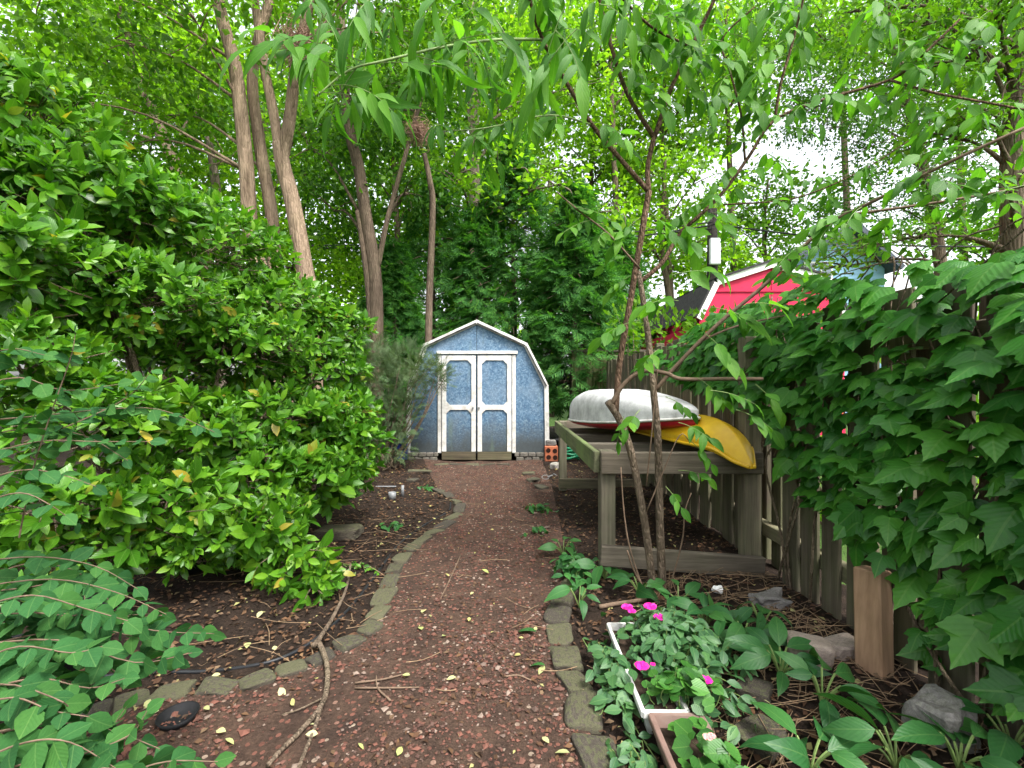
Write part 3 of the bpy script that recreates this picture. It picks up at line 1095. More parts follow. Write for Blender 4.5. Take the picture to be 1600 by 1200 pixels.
p = G(613, 781)
tag(MB().lathe((p[0], p[1], p[2]), [(.001, .002), (.036, .002), (.044, .085), (.040, .085), (.033, .01), (.001, .01)], 14).alone('metal_cup', MAT['grey_metal'], p, True),
    'small upright grey metal cup on the soil left of the path', 'cup')
p = G(629, 776)
tag(MB().tube([p + np.array([0, 0, .0]), p + np.array([0, 0, .13])], .018, 8, 1).alone('pipe_stub', MAT['grey_metal'], p, True), 'thin grey pipe standing in the soil right of the metal cup', 'pipe')
p = G(602, 762)
tag(MB().beam(p + np.array([-.12, 0, .015]), p + np.array([.14, -.02, .02]), .03, .012).alone('garden_trowel', MAT['grey_metal'], p), 'small silver tool lying on the soil below the juniper', 'tool')
p = G(858, 748)
m = MB()
for k_ in range(3):
    m.tube([p + np.array([.07 * k_ - .05 + math.cos(a) * (.05 - .012 * k_), math.sin(a) * .05 + .03 * k_, .02 + math.sin(a + k_ * 2) * .018 + .012 * k_]) for a in np.linspace(0, 6.28, 9)], .004, 5, 2)
tag(m.alone('wire_tangle', MAT['grey_metal'], p, True), 'tangle of shiny metal wire loops by the far rack post', 'wire')
p = G(935, 690)
for (px, py, w_, h_, lab) in ((872, 690, .16, .30, 'dark bin standing in shade behind the terracotta block'), (905, 695, .3, .35, 'dark bin under the shade of the cedar beside the hose')):
    p = np.array([(px - 800) / FPX * 8.0, 8.0, 0])
    tag(MB().lathe((p[0], p[1], 0), [(.001, .01), (w_ * .42, .01), (w_ * .5, h_), (w_ * .55, h_), (w_ * .55, h_ + .03), (w_ * .47, h_ + .03), (w_ * .4, .05), (.001, .05)], 16).alone('bin', MAT['pot_black'], p, True), lab, 'bin')

# ------------------------------------------------------------------ rack with two boats
rack = thing('boat_rack', (1.1, 4.3, 0), 'weathered mossy timber rack holding the white boat and yellow kayak', 'rack')
ZR = .775      # mid height of the top rails


def bd(a, b, w, h, nm, mat, up=(0, 0, 1)):
    return MB().beam(a, b, w, h, up, .006).build(nm, MAT[mat], rack)


bd((.59, 3.03, ZR), (1.665, 3.03, ZR), .042, .145, 'rail', 'rack_x')
bd((.572, 3.06, ZR), (.548, 5.62, ZR), .042, .145, 'rail', 'rack_y')
bd((.58, 5.63, ZR), (1.67, 5.63, ZR), .042, .145, 'rail', 'rack_x')
for yy in (3.75, 4.4, 5.0):
    bd((.60, yy, .765), (1.67, yy, .765), .09, .10, 'cross_board', 'rack_x')
bd((.645, 3.10, 0), (.645, 3.10, .85), .10, .10, 'post', 'rack_z', (0, 1, 0))
bd((.62, 5.56, 0), (.62, 5.56, .845), .09, .09, 'post', 'rack_z', (0, 1, 0))
bd((1.62, 3.105, 0.06), (1.62, 3.105, 1.62), .11, .10, 'post', 'rack_z', (0, 1, 0))
bd((1.62, 5.56, 0.0), (1.62, 5.56, .845), .09, .09, 'post', 'rack_z', (0, 1, 0))
bd((.585, 3.02, .165), (1.655, 2.99, .095), .045, .135, 'low_rail', 'rack_x')
bd((.57, 5.50, .10), (1.5, 5.45, .10), .04, .12, 'low_rail', 'darkboard')
bd((.62, 3.18, 0.03), (.75, 3.18, .06), .08, .10, 'foot_block', 'rack_x')


def loft(secs):
    V, F = [], []
    n = len(secs[0])
    for s_ in secs:
        V += list(s_)
    for i in range(len(secs) - 1):
        for k_ in range(n - 1):
            F.append((i * n + k_, i * n + k_ + 1, (i + 1) * n + k_ + 1, (i + 1) * n + k_))
    F.append(tuple(range(n - 1, -1, -1)))
    F.append(tuple((len(secs) - 1) * n + k_ for k_ in range(n)))
    return V, F


def hull(stern, bow, half, hgt, rise, rim0, n=22, m=15, q=.62):
    stern, bow = np.array(stern), np.array(bow)
    ax = unit((bow - stern))
    side = np.array([ax[1], -ax[0]])
    secs = []
    for i in range(n):
        t_ = i / (n - 1)
        c2 = stern + (bow - stern) * t_
        w = half(t_)
        h = hgt(t_)
        rz = rim0 + rise(t_)
        sec = []
        for k_ in range(m):
            a = math.pi * k_ / (m - 1)
            ca, sa = math.cos(a), math.sin(a)
            sx_ = math.copysign(abs(ca) ** q, ca) * w
            sec.append((c2[0] + side[0] * sx_, c2[1] + side[1] * sx_, rz + h * max(0, sa) ** q))
        secs.append(sec)
    return secs


# white hulled boat, upside down
boat = thing('rowing_boat', (1.0, 4.2, .85), 'small boat upside down with grimy white hull and red rim on the rack', 'boat')
half = lambda t_: (.385 * (1 - max(0, (t_ - .35) / .65) ** 2.2) + .012) * (min(1, .80 + t_ * 2.0))
hgt = lambda t_: .315 * (min(1, .70 + t_ * 1.6)) * (1 - .80 * max(0, (t_ - .30) / .70) ** 1.35)
rise = lambda t_: .075 + .13 * t_ * t_
ST, BO = (.945, 5.02), (1.335, 3.28)
V, F = loft(hull(ST, BO, half, hgt, rise, .85, 26, 17, .48))
MB().add(V, F).build('hull', MAT['hull_white'], boat, True)
V, F = loft([[(x_, y_, z_) for x_, y_, z_ in s_] for s_ in hull((.945, 5.00), (1.33, 3.31), lambda t_: half(t_) * .985, lambda t_: -.055 - .02 * math.sin(t_ * 3.14), rise, .848, 26, 17, .8)])
MB().add(V, [f[::-1] for f in F]).build('deck', MAT['boat_red'], boat, True)
m = MB()
hs = hull(ST, BO, lambda t_: half(t_) + .006, hgt, rise, .85, 26, 17)
rim = [s_[0] for s_ in hs] + [s_[-1] for s_ in hs[::-1]]
m.tube(rim + [rim[0]], .011, 6, 1)
m.build('rim', MAT['white_paint'], boat, True)

# yellow kayak, upside down, bow over the front rail
kay = thing('kayak', (1.5, 3.4, .85), 'yellow plastic kayak upside down, its bow drooping over the front rail', 'kayak')
cl = np.array([(1.475, 2.80, .775), (1.47, 2.90, .80), (1.46, 3.02, .858), (1.455, 3.25, .862), (1.45, 3.6, .862), (1.40, 4.1, .862), (1.37, 4.7, .862), (1.35, 5.2, .862), (1.34, 5.55, .87)])
hw = [.016, .07, .13, .21, .265, .29, .27, .17, .02]
kh = [.035, .11, .155, .205, .205, .20, .19, .14, .04]
secs = []
for (cx, cy, cz), w, h in zip(cl, hw, kh):
    secs.append([(cx - w, cy, cz), (cx - w * 1.0, cy, cz + h * .30), (cx - w * .74, cy, cz + h * .62), (cx - w * .40, cy, cz + h * .82), (cx - w * .06, cy, cz + h), (cx + w * .06, cy, cz + h), (cx + w * .40, cy, cz + h * .82),
                 (cx + w * .74, cy, cz + h * .62), (cx + w, cy, cz + h * .30), (cx + w, cy, cz)])
V, F = loft(secs)
bm_ = MB().add(V, F)
ho = bm_.build('hull', MAT['kayak'], kay, True)
cr_ = ho.data.attributes.new('crease_edge', 'FLOAT', 'EDGE')
for e_ in ho.data.edges:
    a_, b_ = e_.vertices
    if a_ % 10 == b_ % 10 and a_ % 10 in (1, 3, 6, 8):
        cr_.data[e_.index].value = .75
md = ho.modifiers.new('round', 'SUBSURF')
md.levels = md.render_levels = 2
m = MB()
m.tube([(x - w * 1.0, y, z + .012) for (x, y, z), w in zip(cl, hw)], .012, 6, 3)
m.tube([(x + w * 1.0, y, z + .012) for (x, y, z), w in zip(cl, hw)], .012, 6, 3)
m.build('seam', MAT['kayak'], kay, True)

# ------------------------------------------------------------------ picket fence on the right
fence = thing('picket_fence', (1.75, 3.5, 0), 'weathered brown picket fence running along the right side', 'fence')
y = 1.02
i = 0
while y < 8.3:
    w = rng.uniform(.13, .185)
    top = 1.73 + rng.normal(0, .02)
    lean = rng.normal(0, .012)
    if not (3.02 < y + w / 2 < 3.20):
        MB().beam((1.735 + rng.normal(0, .003), y + w / 2, float(gz(1.72, y)) - .02 + abs(rng.normal(0, .015))), (1.735 + rng.normal(0, .008), y + w / 2 + lean, top), .022, w, (0, 1, 0), .004).build('picket', MAT['fence'], fence)
    y += w + rng.uniform(.03, .085)
    i += 1
y = 1.1
while y < 8.2:
    w = rng.uniform(.09, .13)
    MB().beam((1.825, y + w / 2, 0.02), (1.825, y + w / 2, 1.70 + rng.normal(0, .02)), .02, w, (0, 1, 0), .004).build('picket', MAT['fence'], fence)
    y += w + rng.uniform(.12, .22)
for z_ in (.30, 1.50):
    for (a, b_) in ((1.0, 3.3), (3.305, 5.8), (5.805, 8.3)):
        MB().beam((1.781, a, z_), (1.781, b_, z_ + rng.normal(0, .012)), .062, .09, (0, 0, 1), .005).build('rail', MAT['fence_rail'], fence)
for yy in (1.32, 3.35, 5.85, 8.25):
    MB().beam((1.895, yy, 0), (1.895, yy, 1.82), .10, .10, (0, 1, 0), .006).build('post', MAT['fence'], fence)

bf = thing('board_fence', (2.2, 8.75, 0), 'greenish vertical board fence at the back, right of the shed', 'fence')
x = 1.15
while x < 3.6:
    w = rng.uniform(.115, .14)
    MB().box((x + w / 2, 8.75 + rng.normal(0, .004), .98), (w, .022, 1.86 + rng.normal(0, .012)), None, .004).build('board', MAT['backfence'], bf)
    x += w + .012
MB().box((2.37, 8.74, 1.935), (2.5, .12, .04), None, .005).build('cap_rail', MAT['rack_x'], bf)
for z_ in (.4, 1.6):
    MB().box((2.37, 8.80, z_), (2.5, .05, .09), None, .004).build('rail', MAT['rack_x'], bf)

# timber leaning on the fence
p = G(1366, 1048)
tim = MB().beam(p + np.array([0, 0, -.01]), p + np.array([.03, .05, .42]), .105, .105, (.45, -.9, 0), .007).alone('timber_post', MAT['timber'], p)
tag(tim, 'short orange-brown square timber post leaning against the fence', 'post')

# ------------------------------------------------------------------ neighbour's red shed, blue house, pole and wires
rs_d = 7.1
q = FPX / rs_d
nx = lambda px: (px - 800) / q
nz = lambda py: CAM_H + (600 - py) / q
rs = thing('red_shed', (nx(1205), rs_d, 0), 'bright red barn-style shed with white trim beyond the fence', 'shed')
o2 = [(nx(1085), 0), (nx(1093), nz(500)), (nx(1121), nz(444)), (nx(1205), nz(417)), (nx(1290), nz(440)), (nx(1318), nz(500)), (nx(1322), 0)]
mx = nx(1205)
prism(MB(), [o2[0], (mx - .006, 0), (mx - .006, o2[3][1]), o2[2], o2[1]], rs_d, rs_d + .02).build('wall_panel', MAT['red_paint'], rs)
prism(MB(), [(mx + .006, 0), o2[6], o2[5], o2[4], (mx + .006, o2[3][1])], rs_d, rs_d + .02).build('wall_panel', MAT['red_paint'], rs)
MB().box((mx, rs_d - .01, nz(455)), (1.75, .02, .02)).build('seam_strip', MAT['red_paint'], rs)
prism(MB(), o2, rs_d + 3.4, rs_d + 3.42).build('back_wall', MAT['red_paint'], rs)
for xx, sg in ((o2[0][0], 1), (o2[6][0], -1)):
    MB().box((xx + sg * .02, rs_d + 1.7, 1.1), (.02, 3.36, 2.2)).build('side_wall', MAT['red_paint'], rs)
cen = np.array([mx, 1.6])
for i in range(1, 5):
    a, b_ = np.array(o2[i]), np.array(o2[i + 1])
    nr = unit(np.array([-(b_ - a)[1], (b_ - a)[0]]))
    if nr @ ((a + b_) / 2 - cen) < 0:
        nr = -nr
    aa, bb = a + nr * .09, b_ + nr * .09
    MB().beam((aa[0], rs_d + 1.68, aa[1]), (bb[0], rs_d + 1.68, bb[1]), 3.5, .03, (nr[0], 0, nr[1]), 0).build('roof_slope', MAT['shingle'], rs)
    aa, bb = a + nr * .035, b_ + nr * .035
    MB().beam((aa[0], rs_d - .03 - .002 * (i % 2), aa[1]), (bb[0], rs_d - .03 - .002 * (i % 2), bb[1]), .03, .11, (nr[0], 0, nr[1]), .004).build('fascia_board', MAT['white_trim'], rs)

hd = 15.0
q2 = FPX / hd
hx = lambda px: (px - 800) / q2
hz = lambda py: CAM_H + (600 - py) / q2
hs = thing('blue_house', (hx(1310), hd, 0), 'pale blue house with dark slate roof far behind the red shed', 'house')
poly = [(hx(1240), 0), (hx(1382), 0), (hx(1382), hz(418)), (hx(1322), hz(362)), (hx(1240), hz(408))]
prism(MB(), poly, hd, hd + 5).build('wall', MAT['blue_siding'], hs)
for k_ in range(34):
    zz = .3 + k_ * .16
    if zz < hz(420):
        MB().box((hx(1311), hd - .008, zz), (hx(1380) - hx(1242), .012, .02)).build('siding_board', MAT['blue_siding'], hs)
for a, b_ in (((hx(1228), hz(413)), (hx(1322), hz(357))), ((hx(1322), hz(357)), (hx(1392), hz(424)))):
    a, b_ = np.array(a), np.array(b_)
    nr = unit(np.array([-(b_ - a)[1], (b_ - a)[0]]))
    nr = nr if nr[1] > 0 else -nr
    MB().beam((a[0], hd + 2.3, a[1]), (b_[0], hd + 2.3, b_[1]), 5.6, .16, (nr[0], 0, nr[1]), 0).build('roof_slope', MAT['slate'], hs)
for px in (1264, 1290):
    fr = MB().box((hx(px), hd - .03, hz(424)), (.40, .05, .62), None, .01).build('window', MAT['white_trim'], hs)
    MB().box((hx(px), hd - .058, hz(424)), (.30, .02, .5)).build('pane', MAT['glass'], fr)

pole = thing('utility_pole', (P(1113, 600, 12)[0], 12, 0), 'dark wooden utility pole carrying a white box and cables', 'pole')
pb = BASE[pole.name]
MB().tube([(pb[0], 12, 0), (pb[0], 12, 4.0), (pb[0], 12, 5.9)], [.15, .135, .12], 12, 1).build('mast', MAT['pole'], pole, True)
MB().box((P(1117, 393, 11.8)[0], 11.8, P(1117, 393, 11.8)[2]), (.27, .12, .68), None, .02).build('meter_box', MAT['box_white'], pole)
cabs = [[(380, 395, 13), (560, 386, 12.6), (740, 388, 12.2), (940, 376, 12), (1113, 352, 11.8)], [(450, 384, 13), (640, 382, 12.6), (800, 380, 12.2), (960, 366, 12), (1113, 347, 11.8)],
        [(1113, 350, 11.8), (1240, 366, 11.4), (1400, 383, 10.8), (1640, 386, 10)], [(800, 383, 13), (960, 372, 12.4), (1113, 357, 11.8)]]
cl_lab = ['lowest black cable strung left from the utility pole', 'upper black cable strung left from the utility pole', 'black cable running right from the utility pole over the red shed', 'short black cable between pole and cedar tops']
for pts, lab in zip(cabs, cl_lab):
    w_ = [P(*a) for a in pts]
    tag(MB().tube(w_, .020, 5, 6).alone('power_cable', MAT['wire'], w_[0], True), lab, 'cable', 'cables on the utility pole')


# ------------------------------------------------------------------ trees
def blob_leaves(blobs, dens, size, droop=.25):
    """leaf places in a crown made of clumps: (centre, radii)"""
    PP, DD, NN, SS = [], [], [], []
    for c_, r_ in blobs:
        r_ = np.asarray(r_, float)
        vol = r_[0] * r_[1] * r_[2] * 4.19
        area = (r_[0] * r_[1] + r_[1] * r_[2] + r_[0] * r_[2]) * 4.19
        n = int(2.6 * dens * area / (size * size))
        ncl = max(8, n // 40)
        cc = rnd_dirs(ncl) * (rng.uniform(.25, 1, (ncl, 1)) ** .5) * r_ * 1.02
        w = rng.integers(0, ncl, n)
        q_ = cc[w] + rng.normal(0, 1, (n, 3)) * size * np.array([2.0, 2.0, 1.1]) * rng.uniform(.5, 1.3, (n, 1))
        out = unit(q_ / r_)
        PP.append(np.asarray(c_) + q_)
        d_ = unit(out * np.array([1, 1, .4]) + rng.normal(0, .7, (n, 3)) + np.array([0, 0, -droop]))
        DD.append(d_)
        NN.append(unit(np.array([0, 0, .8]) + out * .5 + rng.normal(0, .75, (n, 3))))
        SS.append(size * rng.uniform(.6, 1.3, n))
    return np.vstack(PP), np.vstack(DD), np.vstack(NN), np.concatenate(SS)


def limb_to(mb, trunk, tr, c_, spread, r0=.05, twigs=5):
    c_ = np.asarray(c_)
    trunk = np.asarray(trunk)
    k_ = int(np.argmin(np.linalg.norm(trunk - (c_ - np.array([0, 0, .6 * np.linalg.norm(spread)])), axis=1)))
    a = trunk[k_]
    mid = (a + c_) / 2 + np.array([0, 0, .12 * np.linalg.norm(c_ - a)]) + rng.normal(0, .05, 3)
    r0 = min(r0, tr[k_] * .8)
    mb.tube([a, mid, c_], [r0 * .8, r0 * .42, r0 * .2], 6, 4)
    for _ in range(twigs):
        e = c_ + rnd_dirs(1)[0] * np.asarray(spread) * .85
        s_ = mid + (c_ - mid) * rng.uniform(.2, 1)
        mb.tube([s_, (s_ + e) / 2 + rng.normal(0, .06, 3) + np.array([0, 0, .08]), e], [r0 * .32, r0 * .22, r0 * .08], 4, 3, False)


def tree(name, label, trunks, blobs, dens, size, key, mat, bark, group=None, twigs=5, limb=.05, cat='tree', parts=0):
    base = np.array([trunks[0][0][0][0], trunks[0][0][0][1], 0.])
    t = thing(name, base, label, cat, group)
    allp, allr = [], []
    for pts, rad in trunks:
        pts = np.asarray(pts, float)
        rad = np.interp(np.linspace(0, 1, len(pts)), np.linspace(0, 1, len(rad)), rad)
        MB().tube(pts, rad * .78, 12, 6).build('trunk', bark, t, True)
        f_ = np.linspace(0, 1, 24)
        seg = np.linspace(0, 1, len(pts))
        allp.append(np.stack([np.interp(f_, seg, pts[:, k_]) for k_ in range(3)], -1))
        allr.append(np.interp(f_, seg, rad))
    allp, allr = np.vstack(allp), np.concatenate(allr)
    keep = allp[:, 2] > .8
    mb = MB()
    for c_, r_ in blobs:
        limb_to(mb, allp[keep], allr[keep], c_, r_, limb, twigs)
    mb.build('branch', bark, t, True)
    A = blob_leaves(blobs, dens, size)
    if parts:
        leaves(t, key, mat, *A, parts=parts, rest_name='crown')
    else:
        joined('crown', t, key, mat, A[0], frames(A[1], A[2]), A[3])
    return t


def B(px, py, d, rpx, rpy=None, rd=None):
    """a clump seen at a pixel, with its radius in pixels"""
    s_ = d / FPX
    rpy = rpy or rpx
    return (P(px, py, d), (rpx * s_, (rd or rpx * s_), rpy * s_))


# multi-stemmed tree behind the shrub
g0 = P(450, 600, 6.2)
tree('maple_tree', 'tan multi-stemmed tree rising behind the glossy shrub', [
    ([(g0[0] + .35, 6.1, 0), P(492, 520, 6.1), P(476, 420, 6.1), P(458, 320, 6.1), P(443, 262, 6.1), P(437, 225, 6.1)], [.17, .145, .13, .12]),
    ([P(440, 255, 6.1), P(452, 190, 6.05), P(462, 110, 6.0), P(480, 20, 5.9), P(500, -120, 5.8)], [.10, .095, .085, .07]),
    ([P(440, 262, 6.1), P(428, 180, 6.1), P(412, 100, 6.1), P(398, 0, 6.1), P(380, -120, 6.1)], [.085, .08, .07, .055]),
    ([(g0[0], 6.4, 0), P(432, 470, 6.4), P(425, 340, 6.4), P(405, 220, 6.4), P(396, 100, 6.4), P(440, -60, 6.4)], [.14, .11, .10, .07]),
    ([(g0[0] - .25, 6.2, 0), P(420, 480, 6.2), P(394, 380, 6.2), P(384, 250, 6.2), P(368, 110, 6.2), P(345, 20, 6.2), P(320, -120, 6.2)], [.15, .125, .11, .09]),
], [B(180, 60, 6.0, 130, 80), B(300, 20, 5.6, 120, 70), B(60, 150, 5.6, 110, 70), B(560, -20, 6.0, 140, 60), B(400, -90, 6.0, 200, 70), B(250, 180, 7.0, 120, 70), B(620, 60, 7.0, 110, 60), B(60, -10, 5.5, 110, 60),
    B(150, 240, 6.8, 90, 50), B(330, 260, 7.5, 90, 60)],
    .50, .115, 'simple', MAT['canopy'], MAT['bark'], None, 6, .03)

tree('forked_tree', 'forked brown tree left of the blue shed roof', [
    ([(P(588, 600, 9)[0], 9, 0), P(588, 520, 9), P(586, 430, 9), P(572, 340, 9), P(560, 260, 9), P(545, 200, 9), P(536, 100, 9), P(530, -40, 9)], [.20, .16, .14, .10]),
    ([P(580, 520, 8.95), P(574, 440, 8.95), P(568, 390, 8.95), P(560, 330, 9)], [.07, .075, .08]),
    ([P(590, 420, 9), P(606, 340, 9), P(640, 220, 9.1), P(665, 130, 9.2)], [.07, .06, .045]),
], [B(560, 180, 9.4, 110, 80), B(480, 230, 10, 110, 70), B(620, 150, 9.4, 110, 80), B(560, 40, 9.2, 130, 70), B(700, 90, 9.6, 110, 70), B(520, 330, 10, 80, 45), B(640, 300, 9.8, 70, 40)],
    .48, .135, 'simple', MAT['canopy_dark'], MAT['bark_dark'], None, 6, .05)

tree('tall_tree', 'pale straight trunk standing behind the cedars over the shed', [
    ([(P(740, 600, 12.5)[0], 12.5, 0), P(738, 480, 12.5), P(741, 360, 12.5), P(742, 250, 12.5), P(738, 100, 12.5), P(735, -80, 12.5)], [.26, .22, .18, .14]),
], [B(740, 130, 12.5, 130, 80), B(820, 60, 12.5, 130, 90), B(680, 220, 13, 90, 55), B(800, 210, 13.2, 90, 50), B(900, 140, 13, 100, 70), B(740, 10, 12.5, 140, 70), B(800, 255, 9.9, 60, 34, .6), B(885, 285, 9.0, 50, 34, .5), B(705, 270, 10.0, 60, 36, .6), B(955, 330, 9.6, 45, 40, .5), B(770, 330, 10.0, 40, 26, .4)],
    .42, .17, 'simple', MAT['canopy_light'], MAT['bark_far'], None, 5, .07)

tree('leaning_tree', 'dark leaning tree at the far upper left', [
    ([(P(330, 600, 9.5)[0], 9.5, 0), P(318, 420, 9.5), P(285, 290, 9.5), P(240, 180, 9.5), P(205, 90, 9.5), P(180, -40, 9.5)], [.20, .17, .14, .10]),
], [B(140, 90, 10, 150, 80), B(260, 90, 10.5, 120, 80), B(60, 230, 10, 110, 80), B(330, 160, 10.5, 110, 80), B(200, 330, 11, 140, 70), B(40, 360, 10.5, 100, 70), B(380, 350, 11, 110, 60), B(170, -10, 10, 170, 60), B(480, 420, 11.5, 90, 50)],
    .42, .15, 'simple', MAT['canopy_light'], MAT['bark_dark'], None, 5, .055)

tree('broken_tree', 'grey broken-topped stem between the leaning tree and the multi-stemmed tree', [
    ([(P(350, 600, 7.4)[0], 7.4, 0), P(345, 380, 7.4), P(336, 280, 7.4), P(326, 215, 7.4)], [.12, .10, .085, .06]),
], [B(345, 300, 7.6, 45, 30), B(300, 330, 7.6, 50, 35)], .35, .11, 'simple', MAT['canopy_light'], MAT['bark_far'], None, 3, .03)

# trees beyond the fence
tree('street_tree', 'thick dark trunk beyond the fence at the right edge', [
    ([(P(1588, 600, 4.6)[0], 4.6, 0), P(1588, 400, 4.6), P(1585, 280, 4.6), P(1592, 150, 4.6), P(1610, 0, 4.6)], [.17, .15, .14, .12]),
], [B(1520, 60, 4.4, 130, 60), B(1420, 20, 4.6, 110, 45), B(1560, 170, 4.4, 80, 60), B(1480, 210, 4.8, 80, 40), B(1580, 300, 4.2, 45, 40), B(1320, 20, 5.0, 90, 40), B(1560, -20, 4.2, 140, 50), B(1345, 392, 5.2, 50, 22), B(1430, 372, 4.8, 55, 20), B(1290, 420, 5.4, 40, 14)],
    .42, .085, 'simple', MAT['canopy'], MAT['bark_dark'], None, 7, .04)

tree('airy_tree', 'airy small-leaved tree against the sky behind the red shed', [
    ([(P(1480, 600, 11)[0], 11, 0), P(1470, 420, 11), P(1440, 250, 11), P(1400, 80, 11), P(1380, -60, 11)], [.20, .16, .13, .09]),
], [B(1390, 210, 10, 70, 45), B(1440, 270, 10.4, 60, 40), B(1330, 230, 10.4, 45, 32), B(1360, 130, 10, 100, 45), B(1470, 150, 10.6, 90, 50), B(1290, 120, 10.6, 80, 45), B(1500, 310, 10.6, 55, 26), B(1330, 330, 11, 50, 22), B(1230, 60, 10.6, 100, 50),
    B(1400, 60, 10.6, 120, 50), B(1540, 230, 10.8, 70, 55), B(1410, 330, 11, 40, 24), B(1240, 180, 10.4, 60, 40), B(1290, 200, 10, 40, 24), B(1350, 290, 10.2, 45, 20), B(1400, 370, 9, 50, 18), B(1300, 385, 9, 45, 18)],
    .40, .085, 'simple', MAT['canopy_dark'], MAT['bark_dark'], None, 8, .035)

yard = [(1040, 330, 15, 100, 80, 'bright yellow-green tree behind the utility pole'), (1200, 340, 19, 85, 60, 'pale sunny tree beyond the red shed roof'), (930, 260, 17, 110, 90, 'bright leafy tree above the cedars right of the pale trunk'),
        (1040, 160, 16, 120, 80, 'light green crown high above the utility pole'), (860, 420, 18, 100, 70, 'leafy tree glimpsed low behind the cedars'), (640, 400, 17, 130, 90, 'leafy tree glimpsed between the forked tree and the cedars'),
        (480, 330, 16, 130, 110, 'leafy tree behind the tan multi-stemmed trunks'), (250, 430, 15, 150, 80, 'leafy tree low behind the glossy shrub'), (40, 420, 14, 160, 130, 'leafy tree at the far left edge behind the shrub'),
        (1140, 60, 17, 120, 60, 'thin light crown along the top edge right of the sapling'),
        (150, 130, 14, 170, 110, 'leafy crown high in the upper left corner'), (420, 130, 14, 140, 120, 'leafy crown high behind the tan multi-stemmed trunks'), (620, 200, 15, 130, 110, 'leafy crown behind the forked tree'), (780, 90, 18, 140, 90, 'leafy crown at the top behind the pale trunk'),
        (960, 60, 15, 120, 70, 'leafy crown at the top above the sapling fork'), (1320, 40, 16, 120, 45, 'leafy crown along the top edge at the right'), (1500, 50, 15, 130, 60, 'leafy crown in the upper right corner behind the dark trunk'),
        (720, 330, 19, 120, 90, 'pale leafy tree seen behind the cedars'), (1130, 420, 17, 90, 40, 'low bright tree behind the utility pole base'), (1560, 380, 14, 80, 40, 'low pale tree above the fence top at the right edge')]
for i, (px, py, d, a, b_, lab) in enumerate(yard):
    tr = [(P(px, 600, d)[0], d, 0), P(px + 10, 520, d), P(px - 6, py + 40, d), P(px, py - b_, d)]
    bl = []
    for k_ in range(7):
        an = k_ / 7 * 6.28 + i
        bl.append(B(px + math.cos(an) * a * .75 * (k_ > 0), py + math.sin(an) * b_ * .75 * (k_ > 0), d + math.cos(an * 1.7) * .8, a * .6, b_ * .6))
    tree('leafy_tree', lab, [(tr, [.2, .16, .10, .05])], bl, .47, .20, 'rhomb', MAT['canopy_light'] if i % 3 != 1 else MAT['canopy'], MAT['bark_dark'], 'leafy trees in the yards behind', 4, .06)

# far treeline all round
n = 16000
an = rng.uniform(0, 2 * math.pi, n)
rd = rng.uniform(28, 38, n)
x, y = np.sin(an) * rd, np.cos(an) * rd
hmax = 5.2 + 1.6 * np.sin(an * 7) + 1.0 * np.sin(an * 17 + 1) + 3.2 * (np.sin(an) < .15)
z = hmax * rng.uniform(0, 1, n) ** .7
Dd = unit(rng.normal(0, 1, (n, 3)) + np.array([0, 0, -.3]))
o = joined('treeline', None, 'simple', MAT['canopy_light'], np.stack([x, y, z], -1), frames(Dd, unit(rng.normal(0, .7, (n, 3)) + np.array([0, 0, 1]))), rng.uniform(.5, 1.0, n))
tag(o, 'distant green belt of trees closing the view behind the yards', 'treeline', kind='stuff')


# cedars behind the shed
def cedar(px, d, top_py, halfpx, label, n, bare=.12, lean=0, low=.35):
    base = np.array([P(px, 600, d)[0], d, 0.])
    top = P(px + lean, top_py, d)
    t = thing('cedar_tree', base, label, 'cedar', 'cedars behind the blue shed')
    MB().tube([base, (base * .6 + top * .4) + rng.normal(0, .04, 3), top], [.12, .075, .012], 9, 6).build('trunk', MAT['bark_dark'], t, True)
    Ht = top[2]
    rmax = halfpx * d / FPX
    u = rng.uniform(bare, 1, n) ** .9
    prof = np.where(u < low, .75 + .25 * u / low, ((1 - u) / (1 - low)) ** .75) * rmax
    a = rng.uniform(0, 6.28, n)
    lob = .72 + .28 * np.sin(a * 3 + u * 14) * np.sin(u * 23 + a)
    rr_ = prof * lob * rng.uniform(.35, 1, n) ** .5
    ax = base[None] + (top - base)[None] * u[:, None]
    Q = ax + np.stack([np.cos(a) * rr_, np.sin(a) * rr_, -.25 * rr_], -1)
    out = np.stack([np.cos(a), np.sin(a), np.zeros(n)], -1)
    D = unit(out * .9 + np.array([0, 0, -.35]) + rng.normal(0, .45, (n, 3)))
    N = unit(np.array([0, 0, .8]) + out * .7 + rng.normal(0, .6, (n, 3)))
    leaves(t, 'cedar', MAT['cedar'], Q, D, N, rng.uniform(.18, .42, n), parts=0, rest_name='foliage')
    mb = MB()
    for k_ in range(60):
        uu = rng.uniform(bare, .9)
        aa = rng.uniform(0, 6.28)
        p0 = base + (top - base) * uu
        L = rmax * (1 - uu * .6) * .85
        mb.tube([p0, p0 + np.array([math.cos(aa) * L * .5, math.sin(aa) * L * .5, .05]), p0 + np.array([math.cos(aa) * L, math.sin(aa) * L, -.15 * L])], [.022, .014, .004], 4, 3, False)
    mb.build('branch', MAT['bark_dark'], t)


cedar(800, 10.7, 215, 150, 'tallest dark green cedar standing directly behind the shed', 4600)
cedar(895, 9.6, 290, 120, 'broad cedar drooping over the right side of the shed', 4600, .16, 6)
cedar(680, 11.2, 265, 130, 'loose cedar behind the left half of the shed roof', 2300)
cedar(745, 10.2, 330, 100, 'short cedar in the gap between two taller cedars', 1700)
cedar(960, 10.9, 340, 90, 'slim cedar behind the green board fence', 3600, .15)
cedar(615, 9.9, 380, 80, 'small cedar between the forked tree and the shed', 2600)


